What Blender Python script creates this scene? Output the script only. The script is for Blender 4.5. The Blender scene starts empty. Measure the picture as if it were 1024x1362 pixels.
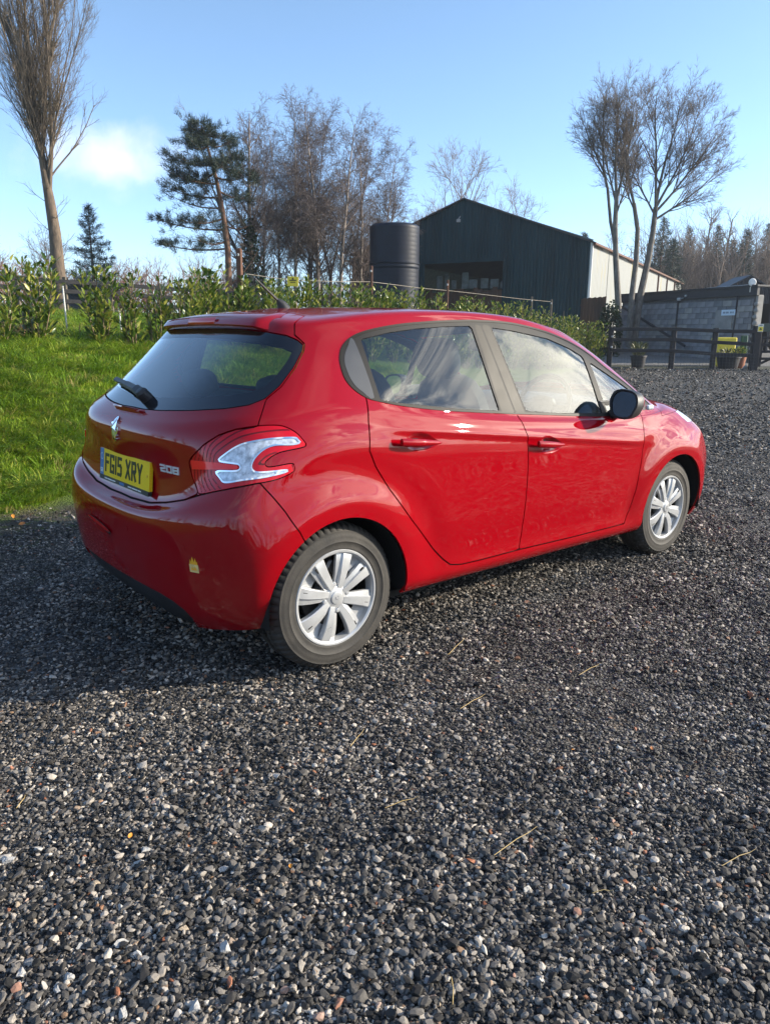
import bpy, math, random
import numpy as np
from mathutils import Matrix, Vector

# ------------------------------------------------------------------ camera, sky, sun, exposure
SC = bpy.context.scene
COL = SC.collection
FPX, CAMH, PITCH, ROLL = 982.35, 1.3288, .2361, .0073      # focal length in photo pixels (1024 wide), height, pitch, roll
cam = bpy.data.cameras.new('camera'); cam.sensor_fit = 'HORIZONTAL'; cam.sensor_width = 36
cam.lens = FPX/1024*36; cam.clip_end = 3000; cam.clip_start = .05
camo = bpy.data.objects.new('camera', cam); COL.objects.link(camo); SC.camera = camo
_cp, _sp, _cr, _sr = math.cos(PITCH), math.sin(PITCH), math.cos(ROLL), math.sin(ROLL)
_r0, _u0, _f0 = Vector((1, 0, 0)), Vector((0, _sp, _cp)), Vector((0, _cp, -_sp))
_R = _cr*_r0+_sr*_u0; _U = -_sr*_r0+_cr*_u0
camo.matrix_world = Matrix(((_R.x, _U.x, -_f0.x, 0), (_R.y, _U.y, -_f0.y, 0), (_R.z, _U.z, -_f0.z, CAMH), (0, 0, 0, 1)))

SUN_AZ, SUN_EL = math.radians(85), math.radians(20)          # azimuth from +Y towards +X
sun_dir = Vector((math.sin(SUN_AZ)*math.cos(SUN_EL), math.cos(SUN_AZ)*math.cos(SUN_EL), math.sin(SUN_EL)))
sl = bpy.data.lights.new('sun', 'SUN'); sl.energy = 5.0; sl.angle = math.radians(.55); sl.color = (1, .90, .74)
so = bpy.data.objects.new('sun', sl); COL.objects.link(so)
so.rotation_euler = sun_dir.to_track_quat('Z', 'Y').to_euler()

W = bpy.data.worlds.new('World'); SC.world = W; W.use_nodes = True
SC.view_settings.view_transform = 'Standard'; SC.view_settings.look = 'None'
SC.view_settings.exposure = .90; SC.view_settings.gamma = 1.0; SC.view_settings.use_curve_mapping = False
SC.cycles.max_bounces = 8; SC.cycles.transparent_max_bounces = 16; SC.cycles.caustics_reflective = False; SC.cycles.caustics_refractive = False
SC.cycles.use_denoising = True; SC.cycles.sample_clamp_indirect = 6.0

class NT:
    """short hand for building node trees"""
    def __init__(s, tree): s.t = tree; s.n = tree.nodes; s.l = tree.links
    def add(s, kind, ins=None, **kw):
        n = s.n.new(kind)
        for k, v in kw.items(): setattr(n, k, v)
        if ins:
            for k, v in ins.items():
                sock = n.inputs[k]
                if isinstance(v, bpy.types.NodeSocket): s.l.new(v, sock)
                else: sock.default_value = v
        return n
    def math(s, op, a, b=None, c=None, clamp=False):
        n = s.n.new('ShaderNodeMath'); n.operation = op; n.use_clamp = clamp
        for i, v in enumerate((a, b, c)):
            if v is None: continue
            if isinstance(v, bpy.types.NodeSocket): s.l.new(v, n.inputs[i])
            else: n.inputs[i].default_value = v
        return n.outputs[0]
    def dot(s, a, v):
        n = s.n.new('ShaderNodeVectorMath'); n.operation = 'DOT_PRODUCT'; s.l.new(a, n.inputs[0]); n.inputs[1].default_value = v
        return n.outputs['Value']
    def smooth(s, x, a, b):
        n = s.n.new('ShaderNodeMapRange'); n.interpolation_type = 'SMOOTHSTEP'; s.l.new(x, n.inputs[0])
        n.inputs[1].default_value = a; n.inputs[2].default_value = b
        return n.outputs[0]
    def ramp(s, x, stops, interp='LINEAR'):
        n = s.n.new('ShaderNodeValToRGB'); s.l.new(x, n.inputs[0]); e = n.color_ramp.elements; n.color_ramp.interpolation = interp
        e[0].position, e[0].color = stops[0][0], (*stops[0][1], 1); e[1].position, e[1].color = stops[-1][0], (*stops[-1][1], 1)
        for p, c in stops[1:-1]:
            q = e.new(p); q.color = (*c, 1)
        return n.outputs[0]
    def mix(s, f, a, b, blend='MIX'):
        n = s.n.new('ShaderNodeMix'); n.data_type = 'RGBA'; n.blend_type = blend
        for sock, v in ((n.inputs[0], f), (n.inputs[6], a), (n.inputs[7], b)):
            if isinstance(v, bpy.types.NodeSocket): s.l.new(v, sock)
            else: sock.default_value = v if not isinstance(v, tuple) or len(v) == 4 else (*v, 1)
        return n.outputs[2]
    def noise(s, vec, scale, detail=4, rough=.55, dist=0, out=0):
        n = s.add('ShaderNodeTexNoise', {'Scale': scale, 'Detail': detail, 'Roughness': rough, 'Distortion': dist})
        if vec is not None: s.l.new(vec, n.inputs['Vector'])
        return n.outputs[out]

def build_sky():
    t = NT(W.node_tree); t.n.clear()
    out = t.add('ShaderNodeOutputWorld'); bg = t.add('ShaderNodeBackground', {'Strength': .135})
    sky = t.add('ShaderNodeTexSky', sky_type='NISHITA', sun_disc=False, sun_elevation=SUN_EL, sun_rotation=SUN_AZ,
                altitude=50, air_density=1.0, dust_density=.15, ozone_density=1.2)
    tc = t.add('ShaderNodeTexCoord'); d = tc.outputs['Generated']
    # a fair day: high cloud in streaks and banks on the sun's side of the sky, clear blue away from it
    xyz = t.add('ShaderNodeSeparateXYZ', {0: d})
    el = t.math('MAXIMUM', xyz.outputs[2], .03)
    px = t.math('DIVIDE', xyz.outputs[0], t.math('ADD', el, .12)); py = t.math('DIVIDE', xyz.outputs[1], t.math('ADD', el, .12))
    pv = t.add('ShaderNodeCombineXYZ', {0: px, 1: py, 2: 0.0})
    st = t.add('ShaderNodeMapping', {'Vector': pv.outputs[0], 'Rotation': (0, 0, math.radians(-38)), 'Scale': (1.1, 2.3, 1)})
    n1 = t.noise(st.outputs[0], 1.25, 8, .62, .9); n1b = t.noise(pv.outputs[0], .9, 3, .5)
    sunside = t.smooth(t.dot(d, tuple(Vector((.80, -.60, 0)))), -.25, .60)
    lowbank = t.math('MULTIPLY', t.smooth(xyz.outputs[2], .62, .20), .115)
    cl = t.math('MULTIPLY', t.smooth(t.math('ADD', t.math('ADD', n1, t.math('MULTIPLY', t.math('SUBTRACT', n1b, .5), .5)), lowbank), .50, .68), sunside)
    # one small cloud low over the trees
    cd = at_dir(150, 214); n2 = t.noise(d, 16, 5, .55, .2)
    off = t.add('ShaderNodeVectorMath', {0: d, 1: tuple(cd)}, operation='SUBTRACT')
    oz = t.add('ShaderNodeSeparateXYZ', {0: off.outputs[0]})
    ex = t.math('POWER', t.math('DIVIDE', oz.outputs[0], .082), 2.0); ez = t.math('POWER', t.math('DIVIDE', oz.outputs[2], .036), 2.0)
    blob = t.math('SUBTRACT', 1.25, t.math('SQRT', t.math('ADD', ex, ez)))
    small = t.math('MULTIPLY', t.smooth(t.math('ADD', t.math('MULTIPLY', blob, .8), t.math('MULTIPLY', t.math('SUBTRACT', n2, .5), 1.5)), .0, .9), t.smooth(t.dot(d, tuple(cd)), .97, .985))
    small = t.math('MULTIPLY', small, .52)
    near = t.dot(d, tuple(sun_dir))
    ccol = t.mix(t.smooth(near, .78, 1.0), (6.6, 7.0, 7.6, 1), (40.0, 37.6, 32.0, 1))
    blue = t.mix(1.0, sky.outputs[0], t.mix(t.smooth(xyz.outputs[2], -.02, .42), (.80, .97, 1.36, 1), (.90, 1.0, 1.10, 1)), 'MULTIPLY')      # clear winter air: the low sky stays pale blue
    ccol = t.mix(t.smooth(n1b, .62, .40), t.mix(1.0, ccol, (.45, .47, .52, 1), 'MULTIPLY'), ccol)
    c1 = t.mix(t.math('MULTIPLY', cl, .85), blue, ccol)
    c2 = t.mix(small, c1, (6.6, 6.3, 6.5, 1))
    t.l.new(c2, bg.inputs[0]); t.l.new(bg.outputs[0], out.inputs[0])

def at_dir(px, py):
    u, v = px-512, py-681
    u, v = _cr*u+_sr*v, -_sr*u+_cr*v
    d = _r0*(u/FPX)+_f0-_u0*(v/FPX)
    return d.normalized()
def at(px, py, Y):
    """the place, Y metres in front of the photographer, where a point surveyed in the photograph stands"""
    d = at_dir(px, py); k = Y/d.y
    return Vector((d.x*k, d.y*k, CAMH+d.z*k))
build_sky()

# ------------------------------------------------------------------ object helpers
def tag(o, label=None, cat=None, group=None, kind=None):
    if label: o['label'] = label
    if cat: o['category'] = cat
    if group: o['group'] = group
    if kind: o['kind'] = kind
    return o
def thing(name, label, cat, loc=(0, 0, 0), group=None, rz=0):
    o = bpy.data.objects.new(name, None); COL.objects.link(o); o.location = loc; o.rotation_euler = (0, 0, rz); o.empty_display_size = .2
    return tag(o, label, cat, group)
def mesh(name, V, F, mats, parent=None, smooth=False, nrm=None, fm=None, loc=None):
    me = bpy.data.meshes.new(name)
    V = np.asarray(V, dtype=np.float64).reshape(-1, 3)
    if isinstance(F, np.ndarray) and F.ndim == 2:
        n, k = F.shape
        me.vertices.add(len(V)); me.vertices.foreach_set('co', V.astype(np.float32).ravel())
        me.loops.add(n*k); me.loops.foreach_set('vertex_index', F.astype(np.int32).ravel())
        me.polygons.add(n); me.polygons.foreach_set('loop_start', np.arange(0, n*k, k, dtype=np.int32))
        me.update(calc_edges=True)
    else:
        me.from_pydata(V.tolist(), [], [list(map(int, f)) for f in F])
    if mats is not None:
        for m in (mats if isinstance(mats, (list, tuple)) else [mats]): me.materials.append(m)
    if fm is not None: me.polygons.foreach_set('material_index', np.asarray(fm, dtype=np.int32))
    me.polygons.foreach_set('use_smooth', np.full(len(me.polygons), smooth, dtype=bool))
    if nrm is not None: me.normals_split_custom_set_from_vertices([tuple(x) for x in nrm])
    me.update()
    o = bpy.data.objects.new(name, me); COL.objects.link(o)
    if parent is not None: o.parent = parent
    if loc is not None: o.location = loc
    return o
def twin(o, parent, loc=None, rz=None):
    c = o.copy(); COL.objects.link(c); c.parent = parent
    if loc is not None: c.location = loc
    if rz is not None: c.rotation_euler = (0, 0, rz)
    return c
def join(parts):
    V, F, n = [], [], 0
    for v, f in parts:
        v = np.asarray(v, float).reshape(-1, 3); V.append(v); F += [[i+n for i in q] for q in f]; n += len(v)
    return np.concatenate(V), F
BOXF = [[0, 3, 2, 1], [4, 5, 6, 7], [0, 1, 5, 4], [1, 2, 6, 5], [2, 3, 7, 6], [3, 0, 4, 7]]
def box(c, s, R=None, ch=0):
    """box with centre c, size s; ch chamfers the four long (z) edges and the two ends"""
    sx, sy, sz = [q/2 for q in s]
    if ch <= 0:
        v = np.array([(-sx, -sy, -sz), (sx, -sy, -sz), (sx, sy, -sz), (-sx, sy, -sz), (-sx, -sy, sz), (sx, -sy, sz), (sx, sy, sz), (-sx, sy, sz)])
        f = [q[:] for q in BOXF]
    else:
        ring = lambda a, b, z: [(-a+ch, -b, z), (a-ch, -b, z), (a, -b+ch, z), (a, b-ch, z), (a-ch, b, z), (-a+ch, b, z), (-a, b-ch, z), (-a, -b+ch, z)]
        v = np.array(ring(sx-ch*.7, sy-ch*.7, -sz)+ring(sx, sy, -sz+ch)+ring(sx, sy, sz-ch)+ring(sx-ch*.7, sy-ch*.7, sz)); f = [list(range(7, -1, -1)), list(range(24, 32))]
        for k in range(3):
            for i in range(8): f.append([k*8+i, k*8+(i+1) % 8, k*8+8+(i+1) % 8, k*8+8+i])
    if R is not None: v = v@np.asarray(R).T
    return v+np.asarray(c, float), f
def beam(p, q, w, h, ch=0, up=(0, 0, 1)):
    p, q = np.asarray(p, float), np.asarray(q, float); d = q-p; L = np.linalg.norm(d); d /= L
    a = np.cross(np.asarray(up, float), d)
    if np.linalg.norm(a) < 1e-4: a = np.cross((0, 1., 0), d)
    a /= np.linalg.norm(a); b = np.cross(d, a)
    return box((p+q)/2, (w, h, L), np.stack([a, b, d], 1), ch)
def lathe(prof, n=32, axis='z', cap=False):
    prof = np.asarray(prof, float); th = np.linspace(0, 2*np.pi, n, endpoint=False)
    r, z = prof[:, 0][:, None], prof[:, 1][:, None]
    x, y = r*np.cos(th), r*np.sin(th); z = z+0*x
    v = np.stack([x, y, z] if axis == 'z' else [x, -z, y], -1).reshape(-1, 3); f = []
    for k in range(len(prof)-1):
        for i in range(n): f.append([k*n+i, k*n+(i+1) % n, (k+1)*n+(i+1) % n, (k+1)*n+i])
    if cap: f.append(list(range(n-1, -1, -1))); f.append([(len(prof)-1)*n+i for i in range(n)])
    return v, f
def tube(pts, rad, n=6, cap=True):
    pts = np.asarray(pts, float); m = len(pts); rad = np.broadcast_to(np.asarray(rad, float), (m,))
    t = np.gradient(pts, axis=0); t /= np.linalg.norm(t, axis=1)[:, None]+1e-12
    a = np.array((0, 0, 1.)) if abs(t[0][2]) < .9 else np.array((1., 0, 0)); V = []
    for i in range(m):
        a = a-t[i]*(a@t[i]); a /= np.linalg.norm(a); b = np.cross(t[i], a); th = np.arange(n)*2*np.pi/n
        V.append(pts[i]+rad[i]*(np.cos(th)[:, None]*a+np.sin(th)[:, None]*b))
    f = [[k*n+i, k*n+(i+1) % n, (k+1)*n+(i+1) % n, (k+1)*n+i] for k in range(m-1) for i in range(n)]
    if cap: f += [list(range(n-1, -1, -1)), [(m-1)*n+i for i in range(n)]]
    return np.concatenate(V), f
def prism(poly, z0, z1, fn=lambda a, b, c: (a, b, c)):
    """closed outline extruded from z0 to z1; fn maps (a, b, depth) into place"""
    n = len(poly); v = [fn(a, b, z0) for a, b in poly]+[fn(a, b, z1) for a, b in poly]
    return np.array(v, float), [list(range(n-1, -1, -1)), list(range(n, 2*n))]+[[i, (i+1) % n, n+(i+1) % n, n+i] for i in range(n)]

# ------------------------------------------------------------------ materials
MATS = {}
def mat(name, col=(.5, .5, .5), rough=.5, metal=0., **kw):
    m = bpy.data.materials.new(name); m.use_nodes = True; t = NT(m.node_tree); t.n.clear()
    out = t.add('ShaderNodeOutputMaterial'); b = t.add('ShaderNodeBsdfPrincipled', {'Base Color': (*col, 1), 'Roughness': rough, 'Metallic': metal})
    for k, v in kw.items(): b.inputs[k].default_value = v
    t.l.new(b.outputs[0], out.inputs[0]); MATS[name] = m
    m['b'] = b.name
    return m, t, b
def plain(name, col, rough=.5, metal=0., var=.25, scale=8, bump=0., bscale=60, stretch=(1, 1, 1), **kw):
    """a surface with uneven colour, uneven gloss and optional fine relief"""
    m, t, b = mat(name, col, rough, metal, **kw)
    tc = t.add('ShaderNodeTexCoord'); mp = t.add('ShaderNodeMapping', {'Vector': tc.outputs['Object'], 'Scale': stretch})
    n = t.noise(mp.outputs[0], scale, 5, .6)
    c = t.ramp(n, [(.3, tuple(q*(1-var) for q in col)), (.7, tuple(min(1, q*(1+var)) for q in col))]); t.l.new(c, b.inputs['Base Color'])
    r = t.math('ADD', rough-.06, t.math('MULTIPLY', n, .12)); t.l.new(r, b.inputs['Roughness'])
    if bump:
        n2 = t.noise(mp.outputs[0], bscale, 3, .6); bp = t.add('ShaderNodeBump', {'Strength': bump, 'Distance': .01, 'Height': n2}); t.l.new(bp.outputs[0], b.inputs['Normal'])
    return m
def inst_mat(name, stops, rough=.7, interp='LINEAR', var=.3, scale=30, spec=.3, trans=0, patchy=0):
    m, t, b = mat(name, (.1, .1, .1), rough); b.inputs['Specular IOR Level'].default_value = spec
    oi = t.add('ShaderNodeObjectInfo'); rnd = oi.outputs['Random']
    if patchy:      # paler and darker lots lie together
        rnd = t.math('ADD', rnd, t.math('MULTIPLY', t.math('SUBTRACT', t.noise(oi.outputs['Location'], patchy, 4, .6), .5), .75), clamp=True)
    c = t.ramp(rnd, stops, interp)
    tc = t.add('ShaderNodeTexCoord'); n = t.noise(tc.outputs['Object'], scale, 3)
    k = t.math('ADD', 1-var, t.math('MULTIPLY', n, 2*var)); c = t.mix(1.0, c, t.add('ShaderNodeCombineXYZ', {0: k, 1: k, 2: k}).outputs[0], 'MULTIPLY')
    t.l.new(c, b.inputs['Base Color'])
    if trans:
        tr = t.add('ShaderNodeBsdfTranslucent', {'Color': c}); mx = t.add('ShaderNodeMixShader', {0: trans, 1: b.outputs[0], 2: tr.outputs[0]})
        t.l.new(mx.outputs[0], t.n['Material Output'].inputs[0])
    return m
def scatter(name, protos, P, R, S, idx, mats=None, kind='stuff', label=None, parent=None, offset=(0, 0, 0)):
    """one object whose geometry nodes set a copy of one of the protos on every point"""
    pc = bpy.data.collections.new(name+'_kinds')
    for i, (V, F, m, sm) in enumerate(protos):
        o = mesh('%s_kind_%02d' % (name, i), V, F, m, smooth=sm); COL.objects.unlink(o); pc.objects.link(o)
    me = bpy.data.meshes.new(name); me.vertices.add(len(P)); me.vertices.foreach_set('co', np.asarray(P, np.float32).ravel())
    for nm, ty, dat in (('rot', 'FLOAT_VECTOR', R), ('scl', 'FLOAT_VECTOR', S)):
        a = me.attributes.new(nm, ty, 'POINT'); a.data.foreach_set('vector', np.asarray(dat, np.float32).ravel())
    a = me.attributes.new('idx', 'INT', 'POINT'); a.data.foreach_set('value', np.asarray(idx, np.int32))
    o = bpy.data.objects.new(name, me); COL.objects.link(o); tag(o, label, None, None, kind)
    if parent: o.parent = parent
    ng = bpy.data.node_groups.new(name, 'GeometryNodeTree')
    ng.interface.new_socket('Geometry', in_out='INPUT', socket_type='NodeSocketGeometry'); ng.interface.new_socket('Geometry', in_out='OUTPUT', socket_type='NodeSocketGeometry')
    t = NT(ng); gi = t.add('NodeGroupInput'); go = t.add('NodeGroupOutput')
    ci = t.add('GeometryNodeCollectionInfo', {'Collection': pc, 'Separate Children': True, 'Reset Children': True})
    def attr(nm, ty): return t.add('GeometryNodeInputNamedAttribute', {'Name': nm}, data_type=ty).outputs[0]
    ip = t.add('GeometryNodeInstanceOnPoints', {'Points': gi.outputs[0], 'Instance': ci.outputs[0], 'Pick Instance': True})
    t.l.new(attr('idx', 'INT'), ip.inputs['Instance Index']); t.l.new(attr('rot', 'FLOAT_VECTOR'), ip.inputs['Rotation']); t.l.new(attr('scl', 'FLOAT_VECTOR'), ip.inputs['Scale'])
    t.l.new(ip.outputs[0], go.inputs[0])
    md = o.modifiers.new('scatter', 'NODES'); md.node_group = ng
    return o
rng = np.random.default_rng(7); random.seed(7)
# ------------------------------------------------------------------ the car: one smooth body surface, cut into its panels
# ---- body surface net: loops (bottom to roof spine) x stations (rear centre, round the side, to front centre), (x, half width, z)
_X=[0,1,2,3,4,5,6,7,8,9,10,11,12,13,14]
NET=[
 # A bottom edge
 [(-.485,0,.19),(-.48,.30,.19),(-.46,.52,.20),(-.385,.73,.235),(-.28,.80,.25),(0,.825,.25),(.5,.825,.245),(1.1,.825,.235),(1.7,.825,.225),(2.2,.825,.215),(2.6,.82,.21),(2.92,.79,.20),(3.12,.66,.19),(3.24,.38,.18),(3.27,0,.18)],
 # A2 sill bulge / bumper bottom
 [(-.548,0,.265),(-.541,.31,.265),(-.513,.54,.275),(-.417,.757,.295),(-.28,.835,.30),(0,.855,.30),(.5,.857,.29),(1.1,.857,.28),(1.7,.856,.27),(2.2,.855,.26),(2.6,.85,.27),(2.93,.82,.27),(3.15,.68,.26),(3.27,.39,.25),(3.30,0,.25)],
 # B
 [(-.577,0,.37),(-.568,.32,.37),(-.535,.56,.373),(-.433,.774,.38),(-.285,.848,.38),(0,.864,.38),(.5,.855,.36),(1.1,.851,.35),(1.7,.85,.34),(2.2,.852,.34),(2.6,.86,.36),(2.93,.832,.37),(3.16,.69,.36),(3.29,.40,.35),(3.325,0,.35)],
 # C
 [(-.590,0,.49),(-.581,.33,.49),(-.546,.57,.49),(-.44,.785,.49),(-.285,.855,.49),(0,.867,.49),(.5,.862,.48),(1.1,.860,.48),(1.7,.859,.47),(2.2,.861,.47),(2.6,.867,.48),(2.94,.838,.48),(3.18,.70,.47),(3.325,.40,.46),(3.36,0,.46)],
 # C2
 [(-.594,0,.585),(-.584,.33,.59),(-.548,.58,.60),(-.435,.79,.61),(-.27,.857,.60),(0,.869,.60),(.5,.866,.59),(1.1,.865,.59),(1.7,.864,.58),(2.2,.865,.58),(2.6,.869,.59),(2.92,.84,.59),(3.17,.70,.58),(3.31,.40,.57),(3.345,0,.57)],
 # D bumper upper lip
 [(-.582,0,.642),(-.570,.33,.65),(-.530,.585,.685),(-.415,.785,.70),(-.25,.852,.69),(.02,.868,.69),(.5,.868,.68),(1.1,.868,.67),(1.7,.866,.66),(2.2,.865,.66),(2.6,.868,.67),(2.9,.835,.67),(3.14,.69,.66),(3.28,.40,.65),(3.32,0,.65)],
 # D2 tailgate foot
 [(-.522,0,.668),(-.514,.33,.68),(-.483,.59,.735),(-.382,.772,.785),(-.22,.843,.78),(.04,.866,.77),(.5,.867,.765),(1.1,.867,.75),(1.7,.865,.74),(2.2,.862,.735),(2.6,.858,.74),(2.88,.82,.74),(3.09,.68,.73),(3.24,.40,.72),(3.28,0,.72)],
 # E plate
 [(-.505,0,.79),(-.497,.33,.80),(-.460,.58,.84),(-.352,.758,.865),(-.185,.834,.865),(.06,.862,.85),(.5,.865,.85),(1.1,.864,.82),(1.7,.861,.80),(2.2,.853,.795),(2.55,.842,.80),(2.83,.80,.79),(3.02,.67,.785),(3.17,.40,.78),(3.21,0,.78)],
 # F crease of tailgate / shoulder
 [(-.532,0,.92),(-.522,.33,.925),(-.455,.56,.945),(-.335,.735,.955),(-.16,.815,.955),(.09,.850,.945),(.5,.855,.93),(1.1,.853,.885),(1.7,.848,.86),(2.2,.832,.845),(2.5,.805,.855),(2.75,.755,.855),(2.92,.63,.85),(3.05,.38,.845),(3.09,0,.845)],
 # FG
 [(-.50,0,.985),(-.486,.33,.99),(-.405,.565,1.01),(-.285,.72,1.025),(-.12,.793,1.03),(.12,.825,1.03),(.5,.832,.995),(1.1,.830,.94),(1.7,.824,.905),(2.22,.81,.89),(2.50,.765,.905),(2.66,.68,.92),(2.77,.53,.93),(2.84,.30,.935),(2.87,0,.935)],
 # G belt / glass foot / cowl
 [(-.443,0,1.032),(-.425,.33,1.037),(-.345,.55,1.055),(-.232,.69,1.075),(-.085,.758,1.085),(.14,.795,1.085),(.5,.803,1.045),(1.1,.803,.98),(1.7,.80,.935),(2.24,.787,.918),(2.47,.70,.935),(2.54,.56,.965),(2.60,.40,.98),(2.63,.20,.985),(2.64,0,.985)],
 # H mid glass
 [(-.265,0,1.195),(-.25,.32,1.198),(-.19,.51,1.205),(-.095,.632,1.21),(.03,.69,1.215),(.21,.715,1.215),(.52,.722,1.215),(1.07,.72,1.195),(1.6,.712,1.17),(1.98,.695,1.135),(2.14,.63,1.145),(2.22,.50,1.17),(2.27,.34,1.19),(2.30,.17,1.20),(2.31,0,1.20)],
 # I roof rail / spoiler edge / screen head
 [(-.075,0,1.365),(-.072,.30,1.360),(-.045,.47,1.350),(.03,.555,1.345),(.15,.598,1.355),(.32,.622,1.375),(.6,.632,1.392),(1.0,.63,1.392),(1.36,.622,1.376),(1.63,.605,1.338),(1.78,.545,1.335),(1.86,.42,1.35),(1.91,.28,1.362),(1.935,.14,1.367),(1.94,0,1.367)],
 # J
 [(.03,0,1.415),(.035,.26,1.41),(.055,.40,1.400),(.11,.475,1.395),(.2,.505,1.405),(.36,.52,1.422),(.63,.525,1.438),(1.0,.522,1.438),(1.30,.51,1.422),(1.50,.48,1.40),(1.61,.42,1.395),(1.68,.32,1.40),(1.72,.21,1.408),(1.74,.10,1.412),(1.745,0,1.412)],
 # K spine
 [(.27,0,1.448),(.29,0,1.449),(.33,0,1.451),(.38,0,1.453),(.44,0,1.456),(.54,0,1.459),(.72,0,1.461),(.95,0,1.460),(1.12,0,1.456),(1.22,0,1.452),(1.28,0,1.449),(1.32,0,1.446),(1.345,0,1.445),(1.355,0,1.444),(1.36,0,1.444)],
]
NET=np.array(NET,float)
NV,NU=NET.shape[:2]
def _coef(D,lam):
    n=len(D); A=np.zeros((n,n))
    for i in range(n):
        A[i,i]=4/6
        if i>0: A[i,i-1]=1/6
        else: A[i,i]+=2/6; A[i,i+1]=-1/6+1/6 if n>1 else 0
        if i<n-1: A[i,i+1]+=1/6 if i>0 else 0
        else: A[i,i]+=2/6; A[i,i-1]=0
    if lam>0:
        D2=np.zeros((n-2,n))
        for i in range(n-2): D2[i,i:i+3]=(1,-2,1)
        c=np.linalg.solve(A.T@A+lam*D2.T@D2,A.T@D.reshape(n,-1))
    else: c=np.linalg.solve(A,D.reshape(n,-1))
    return c.reshape(D.shape)
M=3
_m=np.array([1,-1,1.])
ext=np.concatenate([NET[:,M:0:-1]*_m,NET,NET[:,-2:-2-M:-1]*_m],1)
ext=np.concatenate([ext,ext[-2:-2-M:-1]*_m],0)
lowx=2*ext[0]-ext[1]
C_=_coef(ext,.004)
C_=_coef(C_.transpose(1,0,2).copy(),.004).transpose(1,0,2)
C_=np.concatenate([(2*C_[0]-C_[1])[None],C_],0)      # one ghost below
def _b(t): return np.stack([(1-t)**3,3*t**3-6*t**2+4,-3*t**3+3*t**2+3*t+1,t**3],-1)/6
def sstep(a,b,x):
    t=np.clip((x-a)/(b-a),0,1); return t*t*(3-2*t)
AX=(0.0,2.538); AZ=.303; AR=.338
def body0(u,v):
    uu=np.clip(u,0,NU-1-1e-9)+M; vv=np.clip(v,0,NV-1-1e-9)+1
    iu=np.floor(uu).astype(int); iv=np.floor(vv).astype(int)
    bu=_b(uu-iu); bv=_b(vv-iv); out=0
    for a in range(4):
        for b in range(4):
            out=out+(bv[...,a]*bu[...,b])[...,None]*C_[iv-1+a,iu-1+b]
    return out
def body(u,v):
    P=body0(u,v)
    x,w,z=P[...,0],P[...,1],P[...,2]
    k=sstep(.6,.75,w)*sstep(1.05,.85,z)
    for ax in AX:
        d=np.hypot(x-ax,z-AZ)
        w=w+k*(.016*sstep(.50,.375,d)-.006*np.exp(-((d-.53)/.06)**2))*sstep(.2,.4,z)
    zc=.925-.115*(x-.5); kk=sstep(.12,.5,x)*sstep(2.35,1.9,x)*sstep(.6,.75,w)      # crease under the door handles' top, skin drawn in below it
    w=w-.0065*kk*sstep(zc+.006,zc-.022,z)*sstep(.50,.76,z)+.003*kk*np.exp(-((z-zc-.012)/.014)**2)
    P=P.copy(); P[...,1]=w
    return P
def frame(u,v,e=2e-3):
    P=body(u,v)
    u0,u1=np.clip(u-e,0,NU-1),np.clip(u+e,0,NU-1); v0,v1=np.clip(v-e,0,NV-1),np.clip(v+e,0,NV-1)
    du=body(u1,v)-body(u0,v); dv=body(u,v1)-body(u,v0)
    n=np.cross(dv,du); n/= np.linalg.norm(n,axis=-1,keepdims=True)+1e-12
    n=np.where((np.asarray(w_out(P,n))<0)[...,None],-n,n)
    return P,n
CEN=np.array([1.3,0,.75])
def w_out(P,n): return ((P-CEN)*np.array([.5,1,1])*n).sum(-1)
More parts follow.
